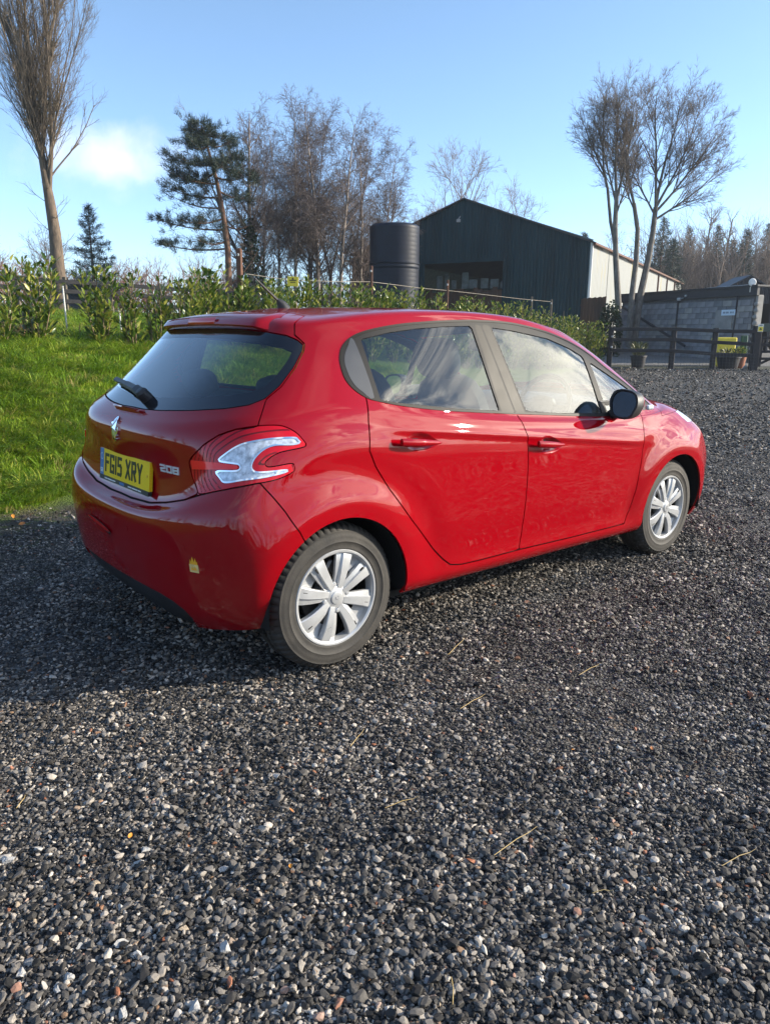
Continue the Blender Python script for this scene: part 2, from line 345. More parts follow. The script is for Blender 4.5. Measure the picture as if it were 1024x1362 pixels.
S2 = {
 'dlo':[(0.125,1.244),(0.157,1.284),(0.218,1.321),(0.311,1.348),(0.468,1.372),(0.637,1.386),(0.819,1.395),(0.975,1.398),(1.156,1.394),(1.302,1.381),(1.512,1.348),(1.705,1.299),(1.854,1.241),(1.985,1.163),(2.158,1.073),(2.291,0.994),(2.364,0.925),(2.187,0.915),(2.004,0.907),(1.781,0.911),(1.589,0.924),(1.312,0.947),(1.056,0.968),(0.713,0.999),(0.536,1.018),(0.353,1.044),(0.237,1.067),(0.176,1.084),(0.129,1.118),(0.108,1.158),(0.112,1.208)],
 'rglass':[(0.253,1.310),(0.402,1.337),(0.566,1.355),(0.746,1.366),(0.917,1.371),(0.959,0.990),(0.721,1.012),(0.488,1.040),(0.349,1.057),(0.243,1.074)],
 'qpanel':[(0.219,1.305),(0.181,1.281),(0.148,1.244),(0.133,1.204),(0.136,1.148),(0.162,1.112),(0.214,1.088)],
 'fglass':[(1.056,1.365),(1.225,1.350),(1.486,1.315),(1.666,1.265),(1.772,1.221),(1.796,0.939),(1.793,0.926),(1.408,0.952),(1.156,0.976)],
 'fquarter':[(1.821,1.192),(1.962,1.129),(2.143,1.043),(2.239,0.974),(2.253,0.932),(2.016,0.924),(1.849,0.928),(1.837,1.015)],
 'pillar_r':[(0.941,1.378),(0.980,1.379),(1.063,0.973),(0.971,0.982)],
 'pillar_f':[(0.991,1.379),(1.048,1.373),(1.144,0.970),(1.075,0.974)],
 'rdoor':[(0.176,1.10),(0.150,1.000),(0.138,0.886),(0.169,0.820),(0.236,0.724),(0.352,0.582),(0.501,0.421),(0.566,0.359),(0.610,0.326),(0.673,0.314),(0.815,0.309),(1.087,0.307),(1.104,0.375),(1.112,0.552),(1.118,0.748),(1.109,0.849),(1.075,0.969),(1.07,.99)],
 'fdoor':[(1.07,.99),(1.075,0.969),(1.109,0.849),(1.118,0.748),(1.112,0.552),(1.104,0.375),(1.087,0.307),(1.518,0.295),(2.023,0.287),(2.068,0.362),(2.105,0.481),(2.141,0.640),(2.150,0.801),(2.187,0.930)],
 'hcup_r':[(0.329,0.908),(0.354,0.933),(0.393,0.941),(0.445,0.930),(0.497,0.904),(0.524,0.886),(0.494,0.870),(0.438,0.859),(0.373,0.864),(0.337,0.881)],
 'hcup_f':[(1.212,0.831),(1.226,0.853),(1.267,0.855),(1.326,0.834),(1.382,0.805),(1.370,0.784),(1.317,0.768),(1.255,0.767),(1.220,0.782)]}
R2 = {
 'lamp':[(0.076,0.863),(0.108,0.893),(0.172,0.934),(0.251,0.969),(0.341,0.991),(0.448,1.003),(0.539,1.005),(0.590,0.997),(0.642,0.975),(0.681,0.943),(0.689,0.928),(0.658,0.921),(0.572,0.911),(0.528,0.896),(0.499,0.876),(0.512,0.862),(0.550,0.863),(0.623,0.869),(0.637,0.858),(0.637,0.842),(0.600,0.826),(0.539,0.813),(0.452,0.804),(0.344,0.789),(0.235,0.770),(0.153,0.756),(0.133,0.765),(0.096,0.809)],
 'clear':[(0.254,0.879),(0.300,0.911),(0.368,0.940),(0.441,0.954),(0.531,0.962),(0.630,0.962),(0.650,0.953),(0.664,0.939),(0.627,0.933),(0.546,0.934),(0.496,0.922),(0.459,0.899),(0.440,0.877),(0.438,0.858),(0.462,0.847),(0.538,0.848),(0.599,0.850),(0.609,0.844),(0.594,0.837),(0.508,0.825),(0.398,0.815),(0.300,0.803),(0.268,0.817),(0.244,0.844),(0.361,0.851),(0.369,0.867),(0.337,0.871)],
 'led':[(0.090,0.873),(0.245,0.873),(0.365,0.866),(0.366,0.854),(0.244,0.848),(0.098,0.839)],
 'glass':[(-.70,1.026),(-0.433,1.026),(-0.340,1.025),(-0.209,1.029),(0.051,1.043),(0.254,1.057),(0.382,1.072),(0.463,1.095),(0.526,1.139),(0.583,1.206),(0.614,1.267),(0.612,1.289),(0.578,1.306),(0.516,1.323),(0.373,1.339),(0.201,1.348),(0.016,1.354),(-.70,1.354)],
 'tail':[(-.7,.664),(-0.517,0.664),(-0.411,0.663),(-0.230,0.672),(-0.093,0.694),(0.050,0.724),(0.133,0.752),(0.133,0.765),(0.096,0.809),(0.076,0.863),(0.108,0.893),(0.172,0.934),(0.251,0.969),(0.341,0.991),(0.452,1.003),(0.461,1.044),(0.468,1.092),(0.535,1.135),(0.592,1.203),(0.623,1.267),(0.621,1.291),(0.584,1.312),(.560,1.325),(0.551,1.369),(0.568,1.394),(.60,1.43),(.62,1.6),(-.7,1.6)],
 'bump':[(-.8,.664),(-0.517,0.664),(-0.411,0.663),(-0.230,0.672),(-0.093,0.694),(0.050,0.724),(0.153,0.752),(0.235,0.770),(0.344,0.789),(0.452,0.804),(0.479,0.807),(0.537,0.758),(0.601,0.698),(0.671,0.621),(.74,.5),(.76,.1),(-.8,.1)],
 'black':[(-.9,.33),(-0.30,0.335),(-0.147,0.334),(-0.051,0.321),(0.024,0.293),(0.06,0.258),(.06,.05),(-.9,.05)]}

def curve_closed(pts, sub=6):
    p = np.array(pts); n = len(p); out = []
    for i in range(n):
        a, b, c, d = p[i-1], p[i], p[(i+1) % n], p[(i+2) % n]
        for k in range(sub):
            t = k/sub; out.append(.5*((2*b)+(-a+c)*t+(2*a-5*b+4*c-d)*t*t+(-a+3*b-3*c+d)*t**3))
    return np.array(out)
def sdf_poly(q, poly):
    d = np.full(len(q), 1e9); ins = np.zeros(len(q), bool); n = len(poly)
    for i in range(n):
        a, b = poly[i], poly[(i+1) % n]; e = b-a; w = q-a
        t = np.clip((w@e)/(e@e+1e-15), 0, 1); d = np.minimum(d, ((w-t[:, None]*e)**2).sum(1))
        c = ((a[1] <= q[:, 1]) != (b[1] <= q[:, 1]))
        if c.any():
            xx = a[0]+(q[:, 1]-a[1])/(e[1] if abs(e[1]) > 1e-12 else 1e-12)*e[0]; ins ^= c & (q[:, 0] < xx)
    d = np.sqrt(d); return np.where(ins, -d, d)
POLY = {k: (curve_closed(v) if k in ('dlo', 'qpanel', 'hcup_r', 'hcup_f') else np.array(v)) for k, v in S2.items()}
POLR = {k: (curve_closed(v, 4) if k in ('lamp', 'clear') else np.array(v)) for k, v in R2.items()}
def fs(k):      # a feature drawn on the side
    return lambda P, UV: np.maximum(sdf_poly(P[:, [0, 2]], POLY[k]), .5-P[:, 1]+0*P[:, 0])
def fr(k):      # a feature drawn round the rear corner
    return lambda P, UV: np.maximum(sdf_poly(np.stack([P[:, 0]+P[:, 1], P[:, 2]], 1), POLR[k]), (UV[:, 0]-5.6)*.3)
def f_arch(i): return lambda P, UV: np.maximum(np.hypot(P[:, 0]-AX[i], P[:, 2]-AZ)-AR, .5-P[:, 1])
f_dlo = fs('dlo')
def f_doors(P, UV): return np.maximum(np.minimum(abs(fs('rdoor')(P, UV)), abs(fs('fdoor')(P, UV)))-.0033, -f_dlo(P, UV))
def f_tail(P, UV): return np.maximum(fr('tail')(P, UV), P[:, 0]-.125)
def f_bump(P, UV): return np.maximum(fr('bump')(P, UV), (UV[:, 0]-4.6)*.3)
def f_screen(P, UV): return np.maximum.reduce([(10.13-UV[:, 1])*.2, (UV[:, 1]-11.93)*.2, (9.75-UV[:, 0])*.2])
def f_bonnet(P, UV): return np.maximum.reduce([(8.35-UV[:, 1])*.15, (UV[:, 1]-9.93)*.15, (9.7-UV[:, 0])*.2, .0*UV[:, 0]-1])
def f_head(P, UV): return np.maximum.reduce([(7.35-UV[:, 1])*.15, (UV[:, 1]-8.33)*.15, (10.75-UV[:, 0])*.2, (UV[:, 0]-12.4)*.2])
def f_front(P, UV): return np.maximum.reduce([(UV[:, 1]-7.33)*.15, (11.0-UV[:, 0])*.2])
band = lambda f, g: (lambda P, UV: abs(f(P, UV))-g)
def f_rib(P, UV):          # ribs moulded inside the lens, running round the clear part
    d = fr('clear')(P, UV); return np.maximum(abs(((d-.014) % .021)-.0105)-.0030, np.maximum(.014-d, fr('lamp')(P, UV)+.004))
def f_ribz(P, UV):
    d = fr('clear')(P, UV); return np.maximum(((d-.014) % .021)-.0105, np.maximum(.014-d, fr('lamp')(P, UV)+.004))
CUTS = [('arch0', f_arch(0)), ('arch1', f_arch(1)), ('dlo', f_dlo), ('dlo_in', lambda P, UV: f_dlo(P, UV)+.009),
        ('rglass', fs('rglass')), ('fglass', fs('fglass')), ('fquarter', fs('fquarter')), ('qpanel', fs('qpanel')), ('pillar_r', fs('pillar_r')), ('pillar_f', fs('pillar_f')),
        ('z_rdoor', lambda P, UV: np.maximum(fs('rdoor')(P, UV), -f_dlo(P, UV))), ('z_fdoor', lambda P, UV: np.maximum(fs('fdoor')(P, UV), -f_dlo(P, UV))), ('gap_doors', f_doors), ('hcup_r', fs('hcup_r')), ('hcup_f', fs('hcup_f')),
        ('glass', fr('glass')), ('gap_glass', band(fr('glass'), .0022)), ('frit', lambda P, UV: fr('glass')(P, UV)+.045), ('z_tail', f_tail), ('gap_tail', band(f_tail, .0032)), ('z_bump', f_bump), ('gap_bump', band(f_bump, .0028)), ('lamp', fr('lamp')), ('gap_lamp', band(fr('lamp'), .0020)),
        ('clear', fr('clear')), ('clear_in', lambda P, UV: fr('clear')(P, UV)+.0060), ('z_rib', f_ribz), ('rib', f_rib), ('led', fr('led')), ('black', fr('black')),
        ('screen', f_screen), ('z_bonnet', f_bonnet), ('gap_bonnet', band(f_bonnet, .0026)), ('head', f_head), ('z_front', f_front), ('gap_front', band(f_front, .0022))]

def cut_body():
    # grid denser where the rear corner turns
    us = np.concatenate([np.linspace(0, 1.6, 22, endpoint=False), np.linspace(1.6, 5.2, 84, endpoint=False), np.linspace(5.2, 9.8, 74, endpoint=False), np.linspace(9.8, 14, 40)])
    vs = np.linspace(0, 14, 170)
    U, V = np.meshgrid(us, vs); UV = np.stack([U.ravel(), V.ravel()], 1); n = len(us)
    i, j = np.meshgrid(np.arange(n-1), np.arange(len(vs)-1)); b = (j*n+i).ravel()
    polys = [(a, a+1, a+1+n, a+n) for a in b.tolist()]; flags = [0]*len(polys)
    for bit, (name, f) in enumerate(CUTS):
        P = body(UV[:, 0], UV[:, 1]); val = f(P, UV); val = np.where(abs(val) < 1e-7, 1e-7, val); sgn = val < 0
        edges = {}; cross = []
        sl = sgn.tolist()
        for pi, p in enumerate(polys):
            s0 = sl[p[0]]; mixed = False
            for q in p:
                if sl[q] != s0: mixed = True; break
            if mixed: cross.append(pi)
            elif s0: flags[pi] |= 1 << bit
        for pi in cross:
            p = polys[pi]
            for a, c in zip(p, p[1:]+p[:1]):
                if sl[a] != sl[c]: edges.setdefault((min(a, c), max(a, c)), len(edges))
        if not edges: continue
        E = np.array(list(edges)); t0, t1 = np.zeros(len(E)), np.ones(len(E)); f0, f1 = val[E[:, 0]], val[E[:, 1]]
        for it in range(5):
            t = np.clip(t0-f0*(t1-t0)/(f1-f0+1e-18), t0+.02*(t1-t0), t1-.02*(t1-t0)) if it < 4 else t0-f0*(t1-t0)/(f1-f0+1e-18)
            uv = UV[E[:, 0]]*(1-t)[:, None]+UV[E[:, 1]]*t[:, None]
            if it == 4: break
            fm = f(body(uv[:, 0], uv[:, 1]), uv); same = (fm < 0) == (f0 < 0)
            t0, f0 = np.where(same, t, t0), np.where(same, fm, f0); t1, f1 = np.where(same, t1, t), np.where(same, f1, fm)
        base = len(UV); UV = np.concatenate([UV, uv])
        for pi in cross:
            p = polys[pi]; A, B = [], []
            for a, c in zip(p, p[1:]+p[:1]):
                (A if sl[a] else B).append(a)
                if sl[a] != sl[c]:
                    m = base+edges[(min(a, c), max(a, c))]; A.append(m); B.append(m)
            fl = flags[pi]; polys[pi] = tuple(B); polys.append(tuple(A)); flags.append(fl | (1 << bit))
    return UV, polys, np.array(flags, dtype=np.int64)
UVc, PLc, FLc = cut_body()
Pc, Nc = frame(UVc[:, 0], UVc[:, 1])
BIT = {n: i for i, (n, f) in enumerate(CUTS)}
def has(k): return (FLc >> BIT[k]) & 1 == 1
cen = np.array([Pc[list(p)].mean(0) for p in PLc])
label = np.full(len(PLc), '', dtype=object)
qrd = sdf_poly(cen[:, [0, 2]], POLY['rdoor']); qfd = sdf_poly(cen[:, [0, 2]], POLY['fdoor'])
qt = f_tail(cen, np.array([UVc[list(p)].mean(0) for p in PLc])); UVm = np.array([UVc[list(p)].mean(0) for p in PLc]); qb = f_bump(cen, UVm)
side = cen[:, 1] > .5
label[:] = 'body'
label[(cen[:, 0] > 2.0) & (UVm[:, 1] < 10.0)] = 'wing'
label[f_bonnet(cen, UVm) < 0] = 'bonnet'
label[f_front(cen, UVm) < 0] = 'front_bumper'
label[has('head')] = 'headlight'
label[side & (qrd < 0)] = 'rdoor'; label[side & (qfd < 0)] = 'fdoor'
label[qt < 0] = 'tailgate'; label[qb < 0] = 'bumper'
label[has('black') & (qb < 0)] = 'diffuser'
label[has('lamp')] = 'lamp'; label[has('lamp') & has('rib') & ~has('clear')] = 'rib'; label[has('lamp') & has('led')] = 'led'; label[has('lamp') & has('clear')] = 'rimc'; label[has('lamp') & has('clear_in')] = 'clear'
label[has('glass')] = 'frit'; label[has('frit')] = 'glass'
label[has('screen')] = 'screen'
label[has('dlo')] = 'seal'; label[has('dlo_in')] = 'trim'
for k in ('rglass', 'fglass', 'fquarter', 'qpanel', 'pillar_r', 'pillar_f'): label[has(k) & has('dlo')] = k
gap = has('gap_doors') | ((has('gap_tail') | has('gap_bump') | has('gap_lamp') | has('gap_glass')) & (cen[:, 0] < .9)) | has('gap_bonnet') | has('gap_front')
gap &= ~has('dlo')
arch = has('arch0') | has('arch1')
label[gap | arch] = ''
label[has('hcup_r') & (label == 'rdoor')] = 'cup_r'; label[has('hcup_f') & (label == 'fdoor')] = 'cup_f'

def cup_depth(P, k):
    d = -sdf_poly(P[:, [0, 2]], POLY[k]); return -.020*sstep(0, .03, np.maximum(d, 0))
def panel(keys, offset=0., fn=None, both=False, left=False, flange=.010):
    """geometry of the panels named in keys: right half (y < 0), left half, or both joined; each has a folded edge"""
    sel = np.isin(label, list(keys)); idx = np.nonzero(sel)[0]; used = {}; V, N, F = [], [], []
    for pi in idx:
        f = []
        for a in PLc[pi]:
            if a not in used: used[a] = len(used)
            f.append(used[a])
        g = [q for k, q in enumerate(f) if q != f[k-1]]
        if len(g) > 2: F.append(g)
    ids = np.array(list(used)); P = Pc[ids].copy(); Nn = Nc[ids].copy()
    off = np.full(len(ids), float(offset))
    if fn is not None: off = off+fn(P)
    P = P+Nn*off[:, None]
    # outward winding on the half with w = +y
    a = F[len(F)//2]; nn = np.cross(P[a[1]]-P[a[0]], P[a[2]]-P[a[1]])
    if nn@Nn[a[0]] < 0: F = [f[::-1] for f in F]
    if fn is not None: Nn = None
    if flange:
        ec = {}
        for f in F:
            for x, y in zip(f, f[1:]+f[:1]): ec[(x, y)] = 1
        bd = [(x, y) for x, y in ec if (y, x) not in ec and not (abs(P[x][1]) < 1e-4 and abs(P[y][1]) < 1e-4)]
        m = {}; Pi, Ni = [P], [Nn]
        base = len(P); extra, en = [], []
        for x, y in bd:
            q = []
            nb = np.cross(P[y]-P[x], (Nc[ids])[x]); l = np.linalg.norm(nb)
            nb = nb/l if l > 1e-9 else Nc[ids][x]
            for z, dp in ((x, 0), (x, 1), (y, 1), (y, 0)):
                extra.append(P[z]-Nc[ids][z]*flange*dp); en.append(nb); q.append(base+len(extra)-1)
            F.append(q)
        if extra:
            P = np.concatenate([P, extra]); Nn = np.concatenate([Nn, en]) if Nn is not None else None
    def half(sign):
        if sign > 0: return P, Nn, F
        return P*np.array([1, -1, 1]), (Nn*np.array([1, -1, 1]) if Nn is not None else None), [f[::-1] for f in F]
    if both:
        A, B = half(1), half(-1); n = len(P)
        return np.concatenate([A[0], B[0]]), (np.concatenate([A[1], B[1]]) if Nn is not None else None), A[2]+[[i+n for i in f] for f in B[2]]
    return half(1 if left else -1)
def part(name, keys, m, parent, **kw):
    lab = kw.pop('lab', None)
    V, N, F = panel(keys, **kw); o = mesh(name, V, F, m, parent, smooth=True, nrm=N)
    if lab: o['label'] = lab
    return o

def paint_mat():
    m, t, b = mat('red_paint', (.36, .0025, .007), .42, .0)
    b.inputs['Coat Weight'].default_value = 1.0; b.inputs['Coat Roughness'].default_value = .012; b.inputs['Coat IOR'].default_value = 1.5
    b.inputs['Specular IOR Level'].default_value = 0
    tc = t.add('ShaderNodeTexCoord'); n = t.noise(tc.outputs['Object'], 900, 2, .6); n2 = t.noise(tc.outputs['Object'], 3.5, 4, .6)
    c = t.mix(n, (.195, .0004, .003, 1), (.34, .0012, .007, 1)); sep = t.add('ShaderNodeSeparateXYZ', {0: tc.outputs['Object']})
    # road film: a little dust low down on the doors, sills and bumper
    dust = t.math('MULTIPLY', t.math('MULTIPLY', t.smooth(sep.outputs[2], .52, .2), t.smooth(n2, .40, .75)), .040)
    c = t.mix(dust, c, (.20, .15, .12, 1)); t.l.new(c, b.inputs['Base Color'])
    t.l.new(t.math('ADD', .014, t.math('MULTIPLY', dust, .7)), b.inputs['Coat Roughness'])
    n3 = t.noise(tc.outputs['Object'], 9, 2, .5); bp = t.add('ShaderNodeBump', {'Strength': .03, 'Distance': .004, 'Height': n3})
    t.l.new(bp.outputs[0], b.inputs['Coat Normal'])
    return m
def glass_mat(name, tint, refl=1.0, ior=1.52, dirt=.010):
    m = bpy.data.materials.new(name); m.use_nodes = True; t = NT(m.node_tree); t.n.clear(); out = t.add('ShaderNodeOutputMaterial')
    tr = t.add('ShaderNodeBsdfTransparent', {'Color': (*tint, 1)}); gl = t.add('ShaderNodeBsdfGlossy', {'Color': (refl, refl, refl, 1), 'Roughness': .005})
    ge = t.add('ShaderNodeNewGeometry'); dt = t.add('ShaderNodeVectorMath', {0: ge.outputs['Normal'], 1: ge.outputs['Incoming']}, operation='DOT_PRODUCT')
    c_ = t.math('ABSOLUTE', dt.outputs['Value']); k = t.math('MULTIPLY', t.math('ADD', .043, t.math('MULTIPLY', t.math('POWER', t.math('SUBTRACT', 1, c_), 5.0), .957)), 1.9, clamp=True)      # both faces of the pane
    mx = t.add('ShaderNodeMixShader', {0: k, 1: tr.outputs[0], 2: gl.outputs[0]})
    df = t.add('ShaderNodeBsdfDiffuse', {'Color': (.5, .5, .48, 1)}); tc = t.add('ShaderNodeTexCoord'); n = t.noise(tc.outputs['Object'], 5, 4)
    m2 = t.add('ShaderNodeMixShader', {0: t.math('MULTIPLY', n, dirt), 1: mx.outputs[0], 2: df.outputs[0]}); t.l.new(m2.outputs[0], out.inputs[0])
    return m
PAINT = paint_mat()
GLASS = glass_mat('side_glass', (.72, .80, .78)); GLASSR = glass_mat('rear_glass', (.55, .66, .66), dirt=.008)
BLACKGL = plain('black_gloss', (.008, .008, .01), .08, var=.2, **{'Coat Weight': .6})
RUBBER = plain('black_rubber', (.009, .009, .010), .6, var=.3, **{'Specular IOR Level': .22})
PLASTIC = plain('black_plastic', (.018, .018, .02), .5, var=.3, bump=.15, bscale=250)
GREYTRIM = plain('grey_pillar_film', (.017, .0150, .0125), .5, var=.12, **{'Specular IOR Level': .16})
GREYPAN = plain('grey_panel', (.06, .062, .066), .3, var=.1)
CHROME = plain('chrome', (.86, .87, .88), .06, 1.0, var=.05)
SILVER = plain('silver_wheel_paint', (.50, .51, .52), .30, .4, var=.1, scale=14)
STEEL = plain('dark_steel', (.12, .115, .11), .45, .8, var=.3, scale=20)
BLACK = plain('black_void', (.004, .004, .004), .9, var=.1)
FABRIC = plain('dark_seat_fabric', (.032, .033, .036), .85, var=.25, scale=30, bump=.2, bscale=300)
def lens_mat(name, col, stripes=0, emis=0):
    m, t, b = mat(name, col, .12); b.inputs['Coat Weight'].default_value = .6; b.inputs['Coat Roughness'].default_value = .02; b.inputs['Specular IOR Level'].default_value = .2
    if stripes:
        tc = t.add('ShaderNodeTexCoord'); mp = t.add('ShaderNodeMapping', {'Vector': tc.outputs['Object']})
        w = t.add('ShaderNodeTexWave', {'Vector': mp.outputs[0], 'Scale': stripes, 'Distortion': .6, 'Detail': 0}, wave_type='RINGS', rings_direction='SPHERICAL')
        mp.inputs['Location'].default_value = (.15, .55, -.80)
        c = t.ramp(w.outputs['Fac'], [(.15, tuple(q*.45 for q in col)), (.8, tuple(min(1, q*1.25) for q in col))]); t.l.new(c, b.inputs['Base Color'])
    return m
LENS = lens_mat('red_lamp_lens', (.52, .0015, .010), 0); LED = lens_mat('led_bar_red', (.95, .02, .02))
CLEAR = plain('clear_lamp_reflector', (.58, .63, .69), .22, .35, var=.45, scale=60)
LENSD = lens_mat('dark_red_ribs', (.16, .002, .005), 0); RED3 = lens_mat('brake_light_red', (.55, .008, .01), 0)
YELLOW = plain('plate_yellow', (.88, .60, .012), .35, var=.04); PLBLUE = plain('plate_blue', (.05, .17, .42), .4, var=.05); INK = plain('plate_black', (.006, .006, .006), .4)
WHITE = plain('white_print', (.75, .75, .72), .5, var=.05)

car = thing('parked_car', 'glossy red five door hatchback parked on dark gravel', 'car', (-.7253, 3.4201, 0), rz=.7083)
part('body', ('body',), PAINT, car, both=True)
tail = part('tailgate', ('tailgate',), PAINT, car, both=True)
part('rear_window', ('glass',), GLASSR, tail, both=True, offset=-.002, flange=0)
part('window_border', ('frit',), BLACKGL, tail, both=True, offset=-.002)
part('rear_bumper', ('bumper',), PAINT, car, both=True); 
part('bumper_insert', ('diffuser',), PLASTIC, car, both=True, offset=-.012)
part('bonnet', ('bonnet',), PAINT, car, both=True); part('front_bumper', ('front_bumper',), PAINT, car, both=True)
part('windscreen', ('screen',), GLASS, car, both=True, flange=0)
for left in (False, True):
    part('front_wing', ('wing',), PAINT, car, left=left)
    part('headlight', ('headlight',), CLEAR, car, left=left)
    d = part('rear_door', ('rdoor',), PAINT, car, left=left)
    part('window', ('rglass',), GLASS, d, left=left, offset=-.004, flange=0); part('handle_recess', ('cup_r',), PAINT, d, left=left, fn=lambda P: cup_depth(P, 'hcup_r'), flange=0)
    part('pillar_trim', ('pillar_r',), GREYTRIM, d, left=left)
    e = part('front_door', ('fdoor',), PAINT, car, left=left)
    part('window', ('fglass',), GLASS, e, left=left, offset=-.004, flange=0); part('quarter_window', ('fquarter',), GLASS, e, left=left, offset=-.004, flange=0)
    part('handle_recess', ('cup_f',), PAINT, e, left=left, fn=lambda P: cup_depth(P, 'hcup_f'), flange=0); part('pillar_trim', ('pillar_f',), GREYTRIM, e, left=left)
    part('window_seal', ('seal',), GREYTRIM, car, left=left, offset=.0025); part('window_trim', ('trim',), RUBBER, car, left=left)
    part('quarter_panel', ('qpanel',), GREYPAN, car, left=left, offset=.001)
    lp = part('tail_lamp', ('lamp',), LENS, car, left=left)
    part('clear_lens', ('clear',), CLEAR, lp, left=left, offset=.0005); part('chrome_edge', ('rimc',), CHROME, lp, left=left, offset=.003); part('led_bar', ('led',), LED, lp, left=left, offset=.003); part('lens_ribs', ('rib',), LENSD, lp, left=left, offset=-.0015)['kind'] = 'stuff'
    # door handles: a grip bar bridging each recess, with a key cap at its rear end
    sgn = 1 if left else -1
    for dr, (x0, z0), (x1, z1) in ((d, (.283, .909), (.512, .889)), (e, (1.160, .824), (1.374, .803))):
        xs = np.linspace(x0, x1, 15); t = np.linspace(0, 1, 15); zs = z0+(z1-z0)*t
        yy = .872+.022*np.sin(np.pi*np.clip(t*.9+.1, 0, 1))**.5
        hw = np.where(t < .25, .0165, .0165-.010*((t-.25)/.75)**1.6); hw[-1] = .003; V = []; k = 10
        for x, y, z, w in zip(xs, yy, zs, hw):
            th = np.arange(k)*2*np.pi/k; V += [(x, sgn*(y+.010*np.sin(a)), z+w*np.cos(a)) for a in th]
        F = [[i*k+j, i*k+(j+1) % k, i*k+k+(j+1) % k, i*k+k+j] for i in range(14) for j in range(k)]+[list(range(k-1, -1, -1)), [14*k+i for i in range(k)]]
        if not left: F = [f[::-1] for f in F]
        mesh('door_handle', V, F, PAINT, dr, smooth=True)
# dark inner shell seen through the shut lines, and the wheel housings
u_, v_ = np.meshgrid(np.linspace(0, 14, 141), np.linspace(0, 14, 113)); Pq, Nq = frame(u_.ravel(), v_.ravel()); Pi = Pq-Nq*.018; nn = 141
uvq = np.stack([u_.ravel(), v_.ravel()], 1)
bad = (f_dlo(Pq, uvq) < .006) | (fr('glass')(Pq, uvq) < .004) | (f_screen(Pq, uvq) < .01) | (f_arch(0)(Pq, uvq) < .02) | (f_arch(1)(Pq, uvq) < .02)
Fq = [[a, a+1, a+1+nn, a+nn] for a in range(nn*112) if a % nn != nn-1 and not (bad[a] or bad[a+1] or bad[a+nn] or bad[a+nn+1])]
Vl = np.concatenate([Pi, Pi*np.array([1, -1, 1])]); mesh('inner_shell', Vl, Fq+[[i+len(Pi) for i in f[::-1]] for f in Fq], BLACK, car, smooth=True)
for ax in AX:
    for sg in (1, -1):
        th = np.linspace(np.radians(-7), np.radians(188), 31); V = []
        for w in (.872, .84, .52): V += [(ax+(AR+(-.001 if w > .85 else .004))*math.cos(a), sg*(w if w < .86 else min(w, .858)), AZ+(AR+(-.001 if w > .85 else .004))*math.sin(a)) for a in th]
        F = [[k*31+i, k*31+i+1, k*31+32+i, k*31+31+i] for k in range(2) for i in range(30)]+[[2*31+i for i in range(31)]]
        mesh('wheel_housing', V, F, BLACK, car, smooth=True)
v, f = join([box((1.35, 0, .215), (3.3, 1.5, .03)), box((-.30, 0, .27), (.35, 1.1, .05))]); mesh('underbody', v, f, BLACK, car)
# spoiler over the rear window, with the brake light let into its edge
ws = np.linspace(-1, 1, 41)*1.93; uu = abs(ws); base = body(uu, np.full(41, 11.93)); top = body(uu, np.full(41, 13.2)); mid = body(uu, np.full(41, 12.75)); V = []
prof = 7
for i in range(41):
    sg = np.sign(ws[i]) if ws[i] else 1; fade = sstep(1.93, 1.55, abs(ws[i])); b0, t0, m0 = base[i]*[1, sg, 1], top[i]*[1, sg, 1], mid[i]*[1, sg, 1]
    lip = b0+np.array([-.022, 0, .005])*fade+np.array([0, 0, .001]); lip2 = b0+np.array([-.027, 0, .012])*fade+np.array([0, 0, .003]); lip3 = b0+np.array([-.014, 0, .036])*fade+np.array([0, 0, .005])
    V += [b0+np.array([.0, 0, -.004]), lip, lip2, lip3*.9+(.1)*m0, m0+np.array([-.002, 0, .005*fade+.002]), t0+np.array([-.01, 0, .002*fade+.0012]), t0+np.array([.012, 0, .0002])]
F = [[i*prof+j, i*prof+j+1, (i+1)*prof+j+1, (i+1)*prof+j] for i in range(40) for j in range(prof-1)]
sp = mesh('spoiler', V, [q[::-1] for q in F], PAINT, tail, smooth=True); 
yb = np.linspace(-.125, .125, 9); zc = [];
V = []
for y in yb:
    i = np.interp(-y, [-.6, .6], [0, 40]); q = np.array(V) if 0 else None
    bx, bz = base[20][0], base[20][2]; bow = .006*(y/.125)**2
    V += [(bx-.026+bow, y, bz+.011), (bx-.032+bow, y, bz+.016), (bx-.022+bow, y, bz+.038), (bx-.012+bow, y, bz+.042)]
F = [[i*4+j, i*4+j+1, i*4+5+j, i*4+4+j] for i in range(8) for j in range(3)]
mesh('brake_light', V, F, RED3, tail, smooth=True)
# tailgate furniture, set on the surface at (y, z)
_uu, _vv = np.meshgrid(np.linspace(0, 4, 81), np.linspace(0, 12, 241)); _PP = body(_uu.ravel(), _vv.ravel()); _NN = frame(_uu.ravel(), _vv.ravel())[1]
def rear_pt(y, z):
    i = np.argmin((_PP[:, 1]-abs(y))**2+(_PP[:, 2]-z)**2); P = _PP[i].copy(); N = _NN[i].copy()
    P[0] += -(N[1]*(abs(y)-P[1])+N[2]*(z-P[2]))/N[0]; P[1], P[2] = y, z
    if y < 0: N[1] *= -1
    return P, N
def on_rear(a, b, d, cy, cz):       # a to the right as one looks at the tail, b up, d out
    P, N = rear_pt(cy-a, cz+b); return tuple(P+N*d)
